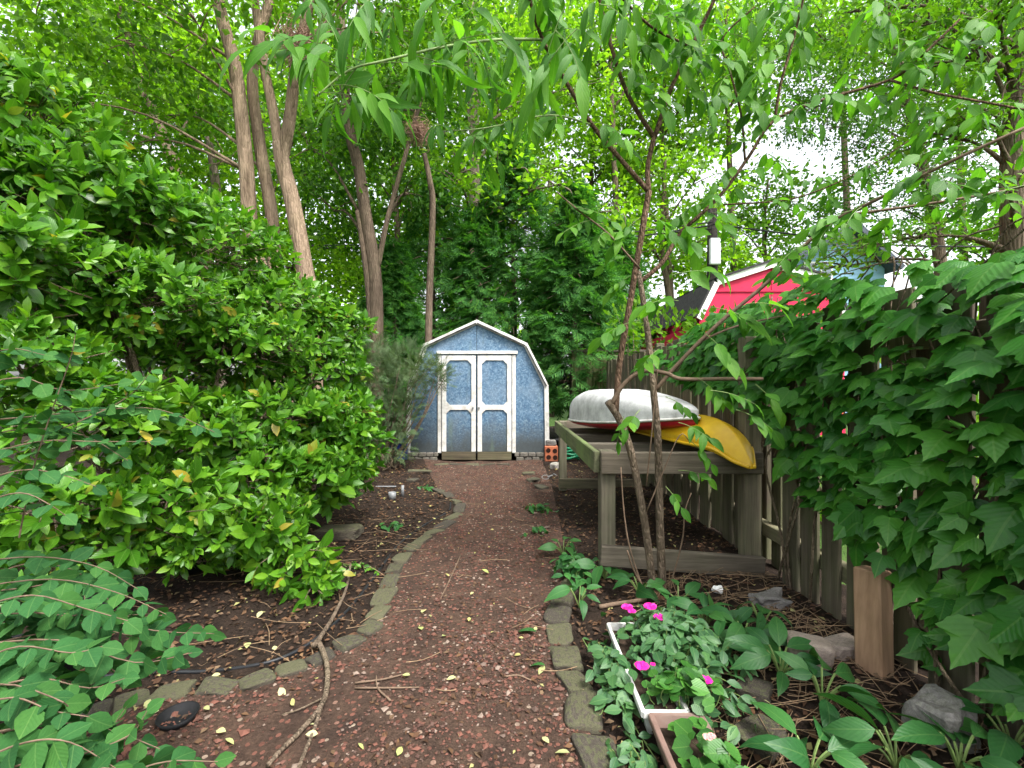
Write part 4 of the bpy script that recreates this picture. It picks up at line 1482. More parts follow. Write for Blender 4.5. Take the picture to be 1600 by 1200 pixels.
# grey juniper left of the shed
def bush(name, label, blobs, dens, size, key, mat, parts=0, cat='shrub', stems=26, up=.5, group=None):
    c0 = np.asarray(blobs[0][0])
    base = np.array([c0[0], c0[1], 0.])
    t = thing(name, base, label, cat, group)
    PP, DD, NN, SS = [], [], [], []
    for c_, r_ in blobs:
        r_ = np.asarray(r_)
        area = (r_[0] * r_[1] + r_[1] * r_[2] + r_[0] * r_[2]) * 4.19
        n = int(dens * area / size ** 2)
        o_ = rnd_dirs(n)
        PP.append(np.asarray(c_) + o_ * r_ * (rng.uniform(.15, 1, (n, 1)) ** .5))
        DD.append(unit(o_ + np.array([0, 0, up]) + rng.normal(0, .5, (n, 3))))
        NN.append(unit(np.array([0, 0, 1]) + rng.normal(0, .6, (n, 3))))
        SS.append(size * rng.uniform(.6, 1.4, n))
    PP, DD, NN, SS = map(np.concatenate, (PP, DD, NN, SS))
    k_ = PP[:, 2] > .02
    leaves(t, key, mat, PP[k_], DD[k_], NN[k_], SS[k_], parts=parts)
    mb = MB()
    for i in range(stems):
        c_, r_ = blobs[i % len(blobs)]
        e = np.asarray(c_) + rnd_dirs(1)[0] * np.asarray(r_) * .8
        b0 = base + np.array([rng.normal(0, .1), rng.normal(0, .1), 0])
        mb.tube([b0, b0 * .5 + e * .5 + rng.normal(0, .08, 3), e], [.018, .011, .003], 5, 4, False)
    mb.build('stem', MAT['stem'], t)
    return t


bush('juniper', 'wispy grey-green juniper spreading over the left corner of the shed', [B(600, 600, 7.0, 60, 55, .5), B(640, 570, 7.1, 45, 32, .4), B(668, 580, 7.2, 34, 22, .3), B(612, 650, 6.9, 45, 40, .4), B(685, 590, 7.3, 26, 14, .2), B(560, 560, 7.2, 60, 40, .5), B(610, 695, 6.8, 38, 24, .3)], 4.5, .17, 'juniper', MAT['juniper'], stems=36)
bush('hedge_shrub', 'light green shrub seen through gaps of the picket fence', [B(1330, 700, 3.9, 150, 160, .5), B(1220, 700, 4.8, 90, 120, .5), B(1480, 760, 3.3, 140, 160, .4), B(1120, 640, 6.5, 60, 70, .6)], .5, .10, 'simple', MAT['canopy_light'], stems=30, cat='shrub')
bush('yard_shrub', 'light green shrub beyond the fence hiding the left foot of the red shed', [B(1040, 520, 6.2, 75, 38, .4), B(1125, 526, 5.8, 60, 46, .4), B(1190, 530, 5.4, 50, 50, .35), B(985, 500, 6.6, 45, 36, .4), B(1250, 530, 5.0, 50, 44, .3)], .9, .10, 'simple', MAT['canopy'], stems=20)
bush('low_shrub', 'dim green undergrowth shrub behind the left side of the shed', [B(560, 520, 9.4, 60, 45, .7), B(500, 540, 9.0, 80, 60, .7), B(430, 560, 8.4, 90, 60, .8), B(600, 500, 10.4, 60, 60, .7)], .55, .14, 'simple', MAT['canopy_dark'], stems=30)

# ------------------------------------------------------------------ big glossy shrub on the left
shrub = thing('glossy_shrub', (-2.0, 3.6, 0), 'huge glossy evergreen shrub filling the left side', 'shrub')
mounds = [B(40, 220, 3.2, 130, 110, .6), B(120, 330, 3.3, 170, 90, .7), B(20, 420, 2.7, 160, 90, .6), B(290, 390, 3.8, 160, 75, .7), B(180, 470, 3.2, 190, 75, .6), B(400, 488, 4.1, 125, 66, .7), B(500, 520, 4.5, 80, 50, .6), B(350, 540, 3.7, 160, 55, .6),
          B(490, 585, 4.3, 90, 45, .5), B(520, 660, 4.1, 72, 55, .5), B(420, 650, 3.7, 110, 50, .5), B(300, 680, 3.2, 120, 65, .45), B(470, 740, 3.7, 100, 70, .45), B(540, 725, 4.0, 50, 60, .35), B(380, 770, 3.2, 110, 75, .4), B(250, 790, 2.7, 110, 65, .35),
          B(120, 660, 2.6, 140, 80, .4), B(90, 800, 2.3, 120, 60, .3), B(460, 890, 2.85, 60, 50, .22), B(500, 920, 2.75, 34, 30, .14), B(20, 560, 2.5, 120, 70, .5), B(420, 835, 3.0, 60, 50, .3), B(330, 560, 4.4, 170, 70, .5), B(235, 340, 4.4, 120, 66, .5), B(300, 850, 2.75, 95, 50, .25), B(400, 830, 2.9, 70, 45, .22), B(180, 850, 2.5, 80, 45, .25), B(40, 900, 2.1, 90, 40, .2), B(560, 690, 4.0, 45, 45, .35)]
PP, DD, NN, SS = [], [], [], []
tw = MB()
hub = np.array([[-2.1, 3.7, .25], [-1.95, 4.0, .25], [-2.4, 3.2, .3], [-1.85, 3.6, .2]])
for mi, (c_, r_) in enumerate(mounds):
    c_, r_ = np.asarray(c_), np.asarray(r_)
    area = (r_[0] * r_[1] + r_[1] * r_[2] + r_[0] * r_[2]) * 4.19
    n = int(95 * area)
    o_ = rnd_dirs(n)
    o_[:, 2] = np.abs(o_[:, 2]) * np.where(rng.uniform(0, 1, n) < .72, 1, -1)
    tip = c_ + o_ * r_ * (rng.uniform(.35, 1.05, (n, 1)) ** .5)
    ax = unit(o_ * np.array([1, 1, .6]) + np.array([0, -.12, .30]) + rng.normal(0, .28, (n, 3)))
    if mi in (18, 19):
        ax = unit(ax + np.array([.4, -.3, -.8]))
    h0 = hub[np.argmin(np.linalg.norm(hub - c_, axis=1))]
    tw.tube([h0 + rng.normal(0, .06, 3), (h0 + c_) / 2 + rng.normal(0, .1, 3), c_], [.03, .02, .01], 6, 4, False)
    for j in range(n):
        if j % 3 == 0:
            s0 = tip[j] - ax[j] * .16 - o_[j] * r_ * .25
            tw.tube([s0, tip[j] - ax[j] * .05, tip[j]], [.0045, .003, .002], 4, 2, False)
        m_ = rng.integers(4, 11)
        rs_ = float(np.clip(rng.lognormal(0, .26), .5, 1.6)) * (1.2 if mi in (0, 1, 2, 11, 12, 17) else 1)
        u_ = unit(np.cross(ax[j], rng.normal(size=3)))
        v_ = np.cross(ax[j], u_)
        a0 = rng.uniform(0, 6.28)
        for q_ in range(m_):
            an = a0 + q_ * 2.4
            open_ = .25 + .95 * (q_ / m_)
            lat = math.cos(an) * u_ + math.sin(an) * v_
            d_ = ax[j] * math.cos(open_) + lat * math.sin(open_) + rng.normal(0, .16, 3)
            PP.append(tip[j] - ax[j] * (.075 * q_ / m_))
            DD.append(d_)
            NN.append(ax[j] * math.sin(open_) - lat * math.cos(open_) + np.array([0, 0, .35]) + rng.normal(0, .28, 3))
            SS.append(rs_ * rng.uniform(.055, .105) * (.75 if q_ == 0 else 1))
tw.build('branch', MAT['stem'], shrub)['kind'] = 'stuff'
dead = MB()
for px, py, d in ((235, 640, 2.75), (330, 610, 3.3), (120, 480, 2.5), (400, 760, 3.1), (300, 870, 2.7), (470, 700, 3.5), (90, 380, 2.6), (260, 470, 3.1)):
    for q_ in range(4):
        a_ = P(px + rng.uniform(-25, 25), py + rng.uniform(-20, 20), d + .25)
        e_ = a_ + np.array([rng.uniform(-.1, .25), -.30, rng.uniform(-.12, .12)])
        dead.tube([a_, (a_ + e_) / 2 + rng.normal(0, .02, 3), e_], [.005, .0035, .0015], 4, 3, False)
dead.build('dead_twigs', MAT['twig'], shrub)['kind'] = 'stuff'
PP = np.array(PP)
k_ = PP[:, 2] > .03
leaves(shrub, 'shrub', MAT['shrub'], PP[k_], np.array(DD)[k_], np.array(NN)[k_], np.array(SS)[k_], parts=300)
mb = MB()
for i in range(9):
    h0 = hub[i % 4] + np.array([rng.normal(0, .12), rng.normal(0, .12), 0])
    mb.tube([(h0[0] + rng.normal(0, .05), h0[1], -.02), h0 + np.array([0, 0, .15]), h0 + np.array([rng.normal(-.15, .18), rng.normal(0, .2), .7])], [.035, .028, .014], 7, 4)
mb.build('stem', MAT['stem'], shrub, True)

# ------------------------------------------------------------------ honeysuckle sprays in the near left foreground
def spray_plant(name, label, base, twigs, key, mat, gap, smin, smax, stem_mat, cat, parts=300, r0=.0027, droop=.2):
    t = thing(name, base, label, cat)
    mb = MB()
    PP, DD, NN, SS = [], [], [], []
    for pts in twigs:
        pts = np.asarray(pts, float)
        f_ = np.linspace(0, 1, 40)
        seg = np.linspace(0, 1, len(pts))
        c_ = np.stack([np.interp(f_, seg, pts[:, k_]) for k_ in range(3)], -1)
        mb.tube(pts, np.linspace(r0, r0 * .4, len(pts)), 5, 4, False)
        L = np.linalg.norm(np.diff(c_, axis=0), axis=1).sum()
        m_ = max(3, int(L / gap))
        for j in range(m_ + 1):
            s_ = .12 + .88 * j / m_
            i_ = min(38, int(s_ * 39))
            q_ = c_[i_]
            ax = unit(c_[min(39, i_ + 1)] - c_[max(0, i_ - 1)])
            side = unit(np.cross(ax, np.array([0, 0, 1.])))
            for sg in ((-1, 1) if j < m_ else (0,)):
                d_ = unit(ax * (.55 if sg else 1) + side * sg + np.array([0, 0, -droop + rng.normal(0, .22)]) + rng.normal(0, .15, 3))
                PP.append(q_)
                DD.append(d_)
                NN.append(np.array([0, -.85, .75]) + rng.normal(0, .42, 3))
                SS.append(rng.uniform(smin, smax) * (1 - .35 * (s_ - .12)))
    mb.build('twig', stem_mat, t)
    leaves(t, key, mat, PP, DD, NN, SS, parts=parts, cell=6)
    return t


tws = []
low = [((-60, 960, 1.35), (120, 960, 1.4), (240, 985, 1.42), (335, 990, 1.45)), ((-60, 1010, 1.25), (90, 1000, 1.3), (210, 1035, 1.32), (300, 1020, 1.35)), ((-60, 920, 1.5), (80, 905, 1.5), (180, 925, 1.5), (260, 960, 1.5)),
       ((-40, 1080, 1.15), (60, 1060, 1.18), (140, 1075, 1.2), (195, 1060, 1.2)), ((-40, 1150, 1.1), (80, 1130, 1.12), (170, 1140, 1.15), (250, 1170, 1.15)), ((-20, 1240, 1.05), (100, 1190, 1.08), (200, 1150, 1.1), (230, 1110, 1.12)),
       ((60, 1260, 1.05), (180, 1215, 1.06), (260, 1190, 1.1), (340, 1190, 1.12)), ((-60, 1200, 1.0), (40, 1160, 1.0), (110, 1160, 1.02), (180, 1200, 1.05)), ((-60, 880, 1.6), (60, 870, 1.6), (150, 885, 1.6), (215, 920, 1.6)),
       ((-50, 1040, 1.2), (30, 1010, 1.2), (110, 1020, 1.2), (160, 1010, 1.22)), ((-60, 1110, 1.05), (20, 1090, 1.06), (80, 1110, 1.08), (140, 1120, 1.1)), ((40, 1250, .98), (110, 1230, 1.0), (160, 1200, 1.0), (210, 1215, 1.02)),
       ((-50, 990, 1.45), (60, 960, 1.45), (150, 980, 1.45), (230, 1000, 1.45)), ((-40, 950, 1.3), (50, 930, 1.3), (130, 950, 1.3), (200, 970, 1.32)), ((-40, 1070, 1.3), (10, 1040, 1.3), (70, 1050, 1.3), (120, 1075, 1.3)), ((-40, 1215, 1.1), (0, 1180, 1.1), (60, 1190, 1.1), (100, 1215, 1.1))]
for pts in low:
    tws.append([P(*p) for p in pts])
    tws.append([P(p[0] + rng.uniform(-60, 20), p[1] + rng.uniform(-25, 35), p[2] + rng.uniform(-.05, .15)) for p in pts[:-1]] + [P(pts[-1][0] - rng.uniform(20, 120), pts[-1][1] + rng.uniform(-40, 50), pts[-1][2] + .08)])
spray_plant('honeysuckle', 'round-leaved honeysuckle sprays arching into the bottom left corner', P(-160, 1250, 1.3), tws, 'honey', MAT['honeysuckle'], .056, .055, .096, MAT['twig'], 'shrub')
tws = []
up_ = [((-60, 660, 1.55), (60, 650, 1.6), (160, 640, 1.6), (250, 640, 1.65), (335, 675, 1.7)), ((-60, 720, 1.5), (60, 690, 1.5), (150, 690, 1.55), (240, 690, 1.6)), ((30, 840, 1.5), (50, 740, 1.5), (75, 660, 1.5), (110, 560, 1.5), (118, 520, 1.5)),
       ((-60, 610, 1.5), (30, 590, 1.5), (100, 610, 1.55), (190, 600, 1.6)), ((-50, 760, 1.45), (30, 735, 1.45), (90, 740, 1.5), (150, 760, 1.5)), ((-40, 560, 1.6), (20, 545, 1.6), (70, 555, 1.6)), ((40, 690, 1.55), (120, 660, 1.55), (200, 620, 1.6), (240, 575, 1.6)),
       ((-60, 690, 1.55), (40, 670, 1.55), (130, 680, 1.6), (200, 720, 1.6)), ((-40, 790, 1.4), (30, 770, 1.4), (80, 790, 1.4), (120, 820, 1.45))]
for pts in up_:
    tws.append([P(*p) for p in pts])
spray_plant('honeysuckle', 'bluish-green honeysuckle branches reaching across the glossy shrub at mid left', P(-200, 1000, 1.6), tws, 'honey', MAT['honeysuckle'], .060, .055, .088, MAT['twig'], 'shrub')

# ------------------------------------------------------------------ creeper on the fence
cr = thing('creeper', (1.66, 2.0, 0), 'large lobed dark green creeper covering the right fence', 'climbing plant')
PP, DD, NN, SS = [], [], [], []


def creeper_low(px):
    return np.interp(px, [1000, 1060, 1150, 1205, 1240, 1300, 1345, 1420, 1432, 1470, 1600], [610, 625, 650, 690, 780, 840, 905, 900, 1010, 1080, 1130])


def creeper_top(px):
    return np.interp(px, [1000, 1060, 1110, 1190, 1260, 1400, 1500, 1600], [560, 535, 500, 470, 440, 420, 395, 385])


n = 0
while n < 1350:
    yy = rng.uniform(1.02, 4.3) if rng.uniform() < .8 else rng.uniform(3.0, 6.0)
    zz = rng.uniform(.15, 1.95)
    xx = 1.70 - abs(rng.normal(0, .05)) - (.06 if rng.uniform() < .2 else 0)
    px = 800 + FPX * xx / yy
    py = 600 - FPX * (zz - CAM_H) / yy
    if px > 1640:
        if zz < .3:
            continue
        px = 1600
    lowpy = creeper_low(px) - 34
    if py > lowpy or py < creeper_top(px) - 6:
        continue
    if px < 1190 and rng.uniform() < .25:
        continue
    if px > 1200 and math.sin(13.1 * yy + 6.0 * zz) * math.sin(15.3 * zz - 8.7 * yy + 1) > .40 and rng.uniform() < .8:
        continue
    if py > 880 and rng.uniform() < .35:
        continue
    n += 1
    PP.append((xx, yy, zz))
    DD.append((-.75 + rng.normal(0, .30), rng.normal(.05, .55), -.70 + rng.normal(0, .28)))
    NN.append((-.75, rng.normal(-.40, .35), .95 + rng.normal(0, .35)))
    SS.append(float(np.clip(rng.lognormal(math.log(.105), .28), .05, .165)) * (1 if zz < 1.6 else .85))
leaves(cr, 'creeper', MAT['creeper'], PP, DD, NN, SS, parts=300, cell=11)
mb = MB()
for i in range(34):
    y0 = rng.uniform(1.05, 3.6)
    pts = [(1.715, y0, .0 if i < 12 else rng.uniform(.5, 1.0))]
    for k_ in range(5):
        l_ = pts[-1]
        pts.append((1.70 - rng.uniform(0, .04), l_[1] + rng.normal(-.02, .12), min(1.85, l_[2] + rng.uniform(.15, .4))))
    mb.tube(pts, np.linspace(.009, .003, 6) if i < 12 else .0035, 5, 4, False)
mb.build('vine_stem', MAT['stem'], cr, True)

# ------------------------------------------------------------------ the sapling with compound leaves
sap = thing('sapling', G(1030, 930), 'young two-stemmed tree with compound leaves in front of the rack', 'tree')
A_ = lambda l: [P(*p) for p in l]
BR = {
    'a': (A_([(1022, 932, 2.80), (1008, 820, 2.80), (988, 715, 2.80), (970, 660, 2.78), (950, 627, 2.76)]), (.021, .021), 'stem'),
    'a2': (A_([(962, 645, 2.77), (968, 570, 2.75), (985, 470, 2.7), (1002, 370, 2.68), (1014, 298, 2.66)]), (.017, .0165), 'stem_red'),
    'l': (A_([(1014, 300, 2.66), (975, 255, 2.62), (925, 195, 2.55), (880, 120, 2.45), (848, 62, 2.35), (828, 0, 2.25), (805, -90, 2.1)]), (.0135, .006), 'stem_red'),
    'll': (A_([(848, 62, 2.35), (780, 62, 2.2), (700, 72, 2.05), (600, 95, 1.9), (545, 110, 1.85), (495, 150, 1.8)]), (.0065, .003), 'greentwig'),
    'll2': (A_([(925, 195, 2.55), (860, 180, 2.4), (760, 200, 2.3), (690, 205, 2.2)]), (.005, .0025), 'greentwig'),
    'c': (A_([(1014, 302, 2.66), (1012, 262, 2.66), (1022, 215, 2.65)]), (.0135, .013), 'stem_red'),
    'c1': (A_([(1022, 215, 2.65), (982, 150, 2.65), (957, 80, 2.6), (937, 0, 2.55), (925, -80, 2.5)]), (.0125, .007), 'stem_red'),
    'c2': (A_([(1022, 217, 2.65), (1050, 135, 2.65), (1082, 70, 2.6), (1120, -10, 2.5), (1140, -80, 2.45)]), (.0125, .008), 'stem_red'),
    'c3': (A_([(1082, 72, 2.6), (1062, 65, 2.5), (1015, 40, 2.35), (965, -10, 2.2)]), (.007, .005), 'stem_red'),
    'b': (A_([(1036, 935, 2.84), (1031, 820, 2.84), (1028, 690, 2.84), (1020, 600, 2.86), (1012, 520, 2.9), (1002, 450, 2.95), (998, 425, 3.0)]), (.024, .014), 'stem'),
    'd': (A_([(1001, 440, 2.97), (1035, 410, 3.0), (1062, 365, 3.05), (1095, 335, 3.05), (1130, 300, 3.05), (1170, 245, 3.05), (1210, 188, 3.0), (1290, 155, 2.9), (1390, 125, 2.8), (1435, 92, 2.7), (1500, 30, 2.6)]), (.014, .006), 'stem_red'),
    'd1': (A_([(1210, 190, 3.0), (1220, 130, 2.95), (1240, 60, 2.9), (1262, -30, 2.8)]), (.009, .006), 'stem_red'),
    'd2': (A_([(1164, 250, 3.05), (1158, 180, 3.0), (1140, 110, 2.95), (1128, 62, 2.9), (1180, 10, 2.8)]), (.007, .004), 'stem_red'),
    'd3': (A_([(1390, 125, 2.8), (1460, 145, 2.6), (1540, 160, 2.4), (1620, 175, 2.3)]), (.007, .004), 'stem_red'),
    'e': (A_([(955, 632, 2.76), (975, 600, 2.74), (1005, 580, 2.7), (1040, 583, 2.65), (1065, 592, 2.6), (1130, 592, 2.55), (1192, 592, 2.5)]), (.013, .009), 'twig'),
    'f': (A_([(1022, 612, 2.86), (1060, 568, 2.8), (1120, 508, 2.7), (1195, 445, 2.6), (1245, 395, 2.5), (1300, 347, 2.4), (1370, 312, 2.2), (1480, 255, 2.0), (1600, 200, 1.85)]), (.012, .006), 'twig'),
    'f2': (A_([(1322, 336, 2.35), (1440, 320, 2.2), (1560, 300, 2.1), (1640, 280, 2.0)]), (.007, .004), 'twig'),
    'f3': (A_([(1090, 535, 2.75), (1150, 510, 2.7), (1240, 490, 2.6)]), (.007, .004), 'twig'),
    'g': (A_([(1130, 320, 3.05), (1240, 310, 2.9), (1340, 270, 2.8), (1420, 220, 2.7)]), (.005, .003), 'stem_red'),
    'h': (A_([(1000, 420, 2.68), (950, 365, 2.6), (905, 330, 2.55), (870, 300, 2.5)]), (.006, .003), 'twig'),
}
for nm, (pts, (r0, r1), mt) in BR.items():
    MB().tube(pts, np.linspace(r0, r1, len(pts)) * 1.10, 9, 5).build('trunk' if nm in ('a', 'b', 'a2') else 'branch', MAT[mt], sap, True)
mb = MB()
for pts, r_ in [(A_([(1010, 935, 2.75), (985, 860, 2.7), (975, 800, 2.72), (970, 730, 2.7)]), .006), (A_([(1040, 940, 2.75), (1065, 850, 2.7), (1070, 800, 2.66), (1080, 770, 2.66)]), .005), (A_([(1010, 800, 2.6), (1035, 740, 2.55), (1062, 680, 2.5), (1078, 690, 2.5)]), .004),
                (A_([(1012, 930, 2.7), (990, 890, 2.65), (980, 860, 2.6)]), .007), (A_([(1010, 760, 2.75), (1018, 680, 2.7), (1025, 600, 2.65), (1030, 560, 2.65)]), .005)]:
    mb.tube(pts, np.linspace(r_, r_ * .6, len(pts)), 6, 4)
mb.build('branch', MAT['twig'], sap, True, 'thin bare shoots at the foot of the stems')

CP, CD, CN, CS = [], [], [], []
LP, LD, LN, LS = [], [], [], []
rach = MB()


def compound(p, d, L, n=3, size=.10, droop=.5, lance=False):
    """a pinnate leaf: stalk, pairs of leaflets and one at the end"""
    d = unit(np.asarray(d, float))
    pts = [np.asarray(p, float)]
    dd = d.copy()
    for _ in range(5):
        dd = unit(dd + np.array([0, 0, -droop * .22]))
        pts.append(pts[-1] + dd * L / 5)
    rach.tube(pts, [.0022, .0020, .0018, .0016, .0014, .0010], 4, 2, False)
    pts = np.array(pts)
    for j in range(n + 1):
        s_ = .40 + .60 * j / n
        i_ = s_ * 5
        q_ = pts[int(min(4, i_))] + (pts[min(5, int(i_) + 1)] - pts[int(min(4, i_))]) * (i_ - int(min(4, i_)))
        ax = unit(pts[min(5, int(i_) + 1)] - pts[max(0, min(4, int(i_)))] + 1e-6)
        side = unit(np.cross(ax, np.array([0, 0, 1.0])) + 1e-6)
        for sg in ((-1, 1) if j < n else (0,)):
            l_ = unit(ax * (.65 if sg else 1) + side * sg * .9 + np.array([0, 0, rng.uniform(-.75, .05) - .15 * droop]) + rng.normal(0, .2, 3))
            nn = unit(np.array([0, -.75, .75]) + rng.normal(0, .35, 3))
            tgt = (LP, LD, LN, LS) if lance else (CP, CD, CN, CS)
            tgt[0].append(q_)
            tgt[1].append(l_)
            tgt[2].append(nn)
            tgt[3].append(size * rng.uniform(.8, 1.2) * (1.1 if not sg else 1))


def along(nm, t_):
    pts = np.asarray(BR[nm][0])
    s_ = np.linspace(0, 1, len(pts))
    return np.array([np.interp(t_, s_, pts[:, k_]) for k_ in range(3)])


plan = [('l', 13, .25, 1.0, .28, .115), ('ll', 15, .15, 1.0, .30, .155), ('ll2', 10, .2, 1.0, .26, .12), ('c1', 12, .15, 1, .28, .115), ('c2', 12, .25, 1, .28, .11), ('c3', 9, .2, 1, .26, .12), ('d', 26, .25, 1, .26, .105), ('d1', 11, .15, 1, .26, .105), ('d2', 10, .2, 1, .26, .105),
        ('d3', 12, .1, 1, .26, .10), ('f', 16, .42, 1, .22, .088), ('f2', 11, .15, 1, .22, .08), ('g', 8, .2, 1, .22, .08), ('h', 6, .3, 1, .20, .075), ('a2', 3, .5, .95, .20, .08)]
for nm, n, t0, t1, L, sz in plan:
    for j in range(n):
        t_ = t0 + (t1 - t0) * (j + rng.uniform(0, .8)) / n
        p = along(nm, min(1, t_))
        a = rng.uniform(0, 6.28)
        compound(p, (math.cos(a), math.sin(a) * .7, rng.uniform(-.35, .35)), L * rng.uniform(.75, 1.2), int(rng.integers(2, 4)), sz, rng.uniform(.3, 1.1), lance=nm in ('ll', 'll2', 'c3'))
# leaves placed one by one where the photograph shows them in front of the boats
for (px, py, d, dx, dz, L, sz) in [(1110, 480, 2.5, .8, -.1, .22, .11), (1100, 520, 2.45, .5, -.4, .2, .10), (1060, 470, 2.5, -.6, .1, .2, .10), (1050, 430, 2.5, .7, .25, .22, .105), (1000, 500, 2.6, -.9, -.1, .22, .09), (1030, 545, 2.6, -.7, -.3, .16, .075), (1165, 475, 2.4, .5, .1, .14, .12),
                                   (1000, 640, 2.6, -.5, -.3, .15, .07), (1040, 620, 2.6, .7, -.2, .15, .075), (1060, 660, 2.5, .6, -.1, .16, .075), (1080, 690, 2.45, .4, -.3, .14, .07), (1110, 610, 2.4, .9, 0, .2, .08), (1150, 640, 2.35, .8, -.2, .18, .075), (975, 650, 2.7, -.3, -.8, .14, .06),
                                   (1040, 760, 2.5, .4, -.4, .12, .06), (1060, 735, 2.5, .9, .1, .14, .06), (1090, 590, 2.5, .7, -.5, .16, .08), (1180, 600, 2.4, .6, -.5, .16, .08), (1010, 330, 2.6, .6, -.3, .2, .09), (1060, 330, 2.6, .4, -.6, .22, .10), (1000, 340, 2.6, -.6, -.4, .2, .08)]:
    compound(P(px, py, d), (dx, rng.uniform(-.5, .1), dz), L * 1.1, 3 if L > .15 else 2, sz * 1.25, .5)
# drooping leaves along the top edge of the picture
for i in range(26):
    px = rng.uniform(470, 1000)
    compound(P(px, rng.uniform(-60, 60), rng.uniform(1.75, 2.5)), (rng.normal(0, .6), rng.normal(0, .4), -.5), .28, int(rng.integers(2, 4)), .145, .8, lance=True)
for i in range(34):
    px = rng.uniform(1000, 1600)
    compound(P(px, rng.uniform(-60, 90), rng.uniform(2.2, 3.2)), (rng.normal(0, .6), rng.normal(0, .4), -.4), .25, int(rng.integers(2, 4)), .115, .7)
rach.build('leaf_stalk', MAT['greentwig'], sap)['kind'] = 'stuff'
leaves(sap, 'leaflet', MAT['sapling'], CP, CD, CN, CS, parts=220, part_name='leaflet', cell=5, rest_name='foliage')
leaves(sap, 'lance', MAT['sapling'], LP, LD, LN, LS, parts=80, part_name='leaflet', cell=5, rest_name='foliage')


# tangled dry seed heads
def tangle(px, py, d, rad, label, n=210):
    c_ = P(px, py, d)
    m = MB()
    for i in range(n):
        a = c_ + rnd_dirs(1)[0] * rad * rng.uniform(0, 1.0) * np.array([1, 1, 1.15])
        pts = [a]
        for k_ in range(4):
            pts.append(pts[-1] + rng.normal(0, rad * .30, 3) + (c_ - pts[-1]) * .25)
        m.tube(pts, .0032, 3, 2, False)
    tag(m.alone('seed_head', MAT['dryseed'], c_), label, 'seed head', 'dry seed heads on the tree stems')


MAT['dryseed'] = plain_mat('dry_seed', (.26, .16, .12), .9, .1, .35, 20)
tangle(468, 75, 5.6, .30, 'reddish tangled dry seed head high on the multi-stemmed tree')
tangle(656, 208, 8.6, .28, 'brown tangled dry seed head near the forked tree')
mb = MB().tube([P(663, 240, 8.7), P(672, 285, 8.75), P(676, 330, 8.8), P(670, 500, 8.8), (P(670, 600, 8.8)[0], 8.8, 0)], [.045, .055, .06, .07, .08], 8, 5)
tag(mb.alone('tree_stump', MAT['bark_dark'], (P(670, 600, 8.8)[0], 8.8, 0), True), 'thin dark bare stem below the brown seed head', 'tree')


# ------------------------------------------------------------------ flower troughs and low plants
def trough(name, x0, x1, y0, y1, h, wall, mat, label):
    t = thing(name, ((x0 + x1) / 2, (y0 + y1) / 2, float(gz(.6, y0))), label, 'planter')
    z0 = float(gz((x0 + x1) / 2, (y0 + y1) / 2)) - .01
    tp = .03
    m = MB()
    prof = [[(x0 + tp, y0 + tp, z0), (x1 - tp, y0 + tp, z0), (x1 - tp, y1 - tp, z0), (x0 + tp, y1 - tp, z0)],
            [(x0, y0, z0 + h), (x1, y0, z0 + h), (x1, y1, z0 + h), (x0, y1, z0 + h)]]
    prof.append([(x0 + wall, y0 + wall, z0 + h + .001), (x1 - wall, y0 + wall, z0 + h + .001), (x1 - wall, y1 - wall, z0 + h + .001), (x0 + wall, y1 - wall, z0 + h + .001)])
    prof.append([(x0 + tp + wall, y0 + tp + wall, z0 + .02), (x1 - tp - wall, y0 + tp + wall, z0 + .02), (x1 - tp - wall, y1 - tp - wall, z0 + .02), (x0 + tp + wall, y1 - tp - wall, z0 + .02)])
    V = [p for r_ in prof for p in r_]
    F = [(3, 2, 1, 0)]
    for i in range(3):
        for k_ in range(4):
            F.append((i * 4 + k_, i * 4 + (k_ + 1) % 4, (i + 1) * 4 + (k_ + 1) % 4, (i + 1) * 4 + k_))
    m.add(V, F).build('shell', MAT[mat], t)
    zz = z0 + h - .012
    rm = MB()
    for a, b_ in (((x0, y0), (x1, y0)), ((x1, y0), (x1, y1)), ((x1, y1), (x0, y1)), ((x0, y1), (x0, y0))):
        rm.beam((a[0], a[1], zz), (b_[0], b_[1], zz), .011, .026, (0, 0, 1), .003)
    rm.build('rim', MAT[mat], t)
    MB().box(((x0 + x1) / 2, (y0 + y1) / 2, z0 + h * .68), (x1 - x0 - 2 * wall - .024, y1 - y0 - 2 * wall - .024, .02)).build('soil', MAT['soil'], t)
    return t


trough('flower_trough', .480, .650, 1.67, 2.29, .115, .010, 'white_trough', 'long white trough almost hidden by magenta flowering plants')
trough('flower_trough', .500, .690, 1.18, 1.655, .135, .014, 'brown_trough', 'faded brown rectangular trough at the bottom edge')


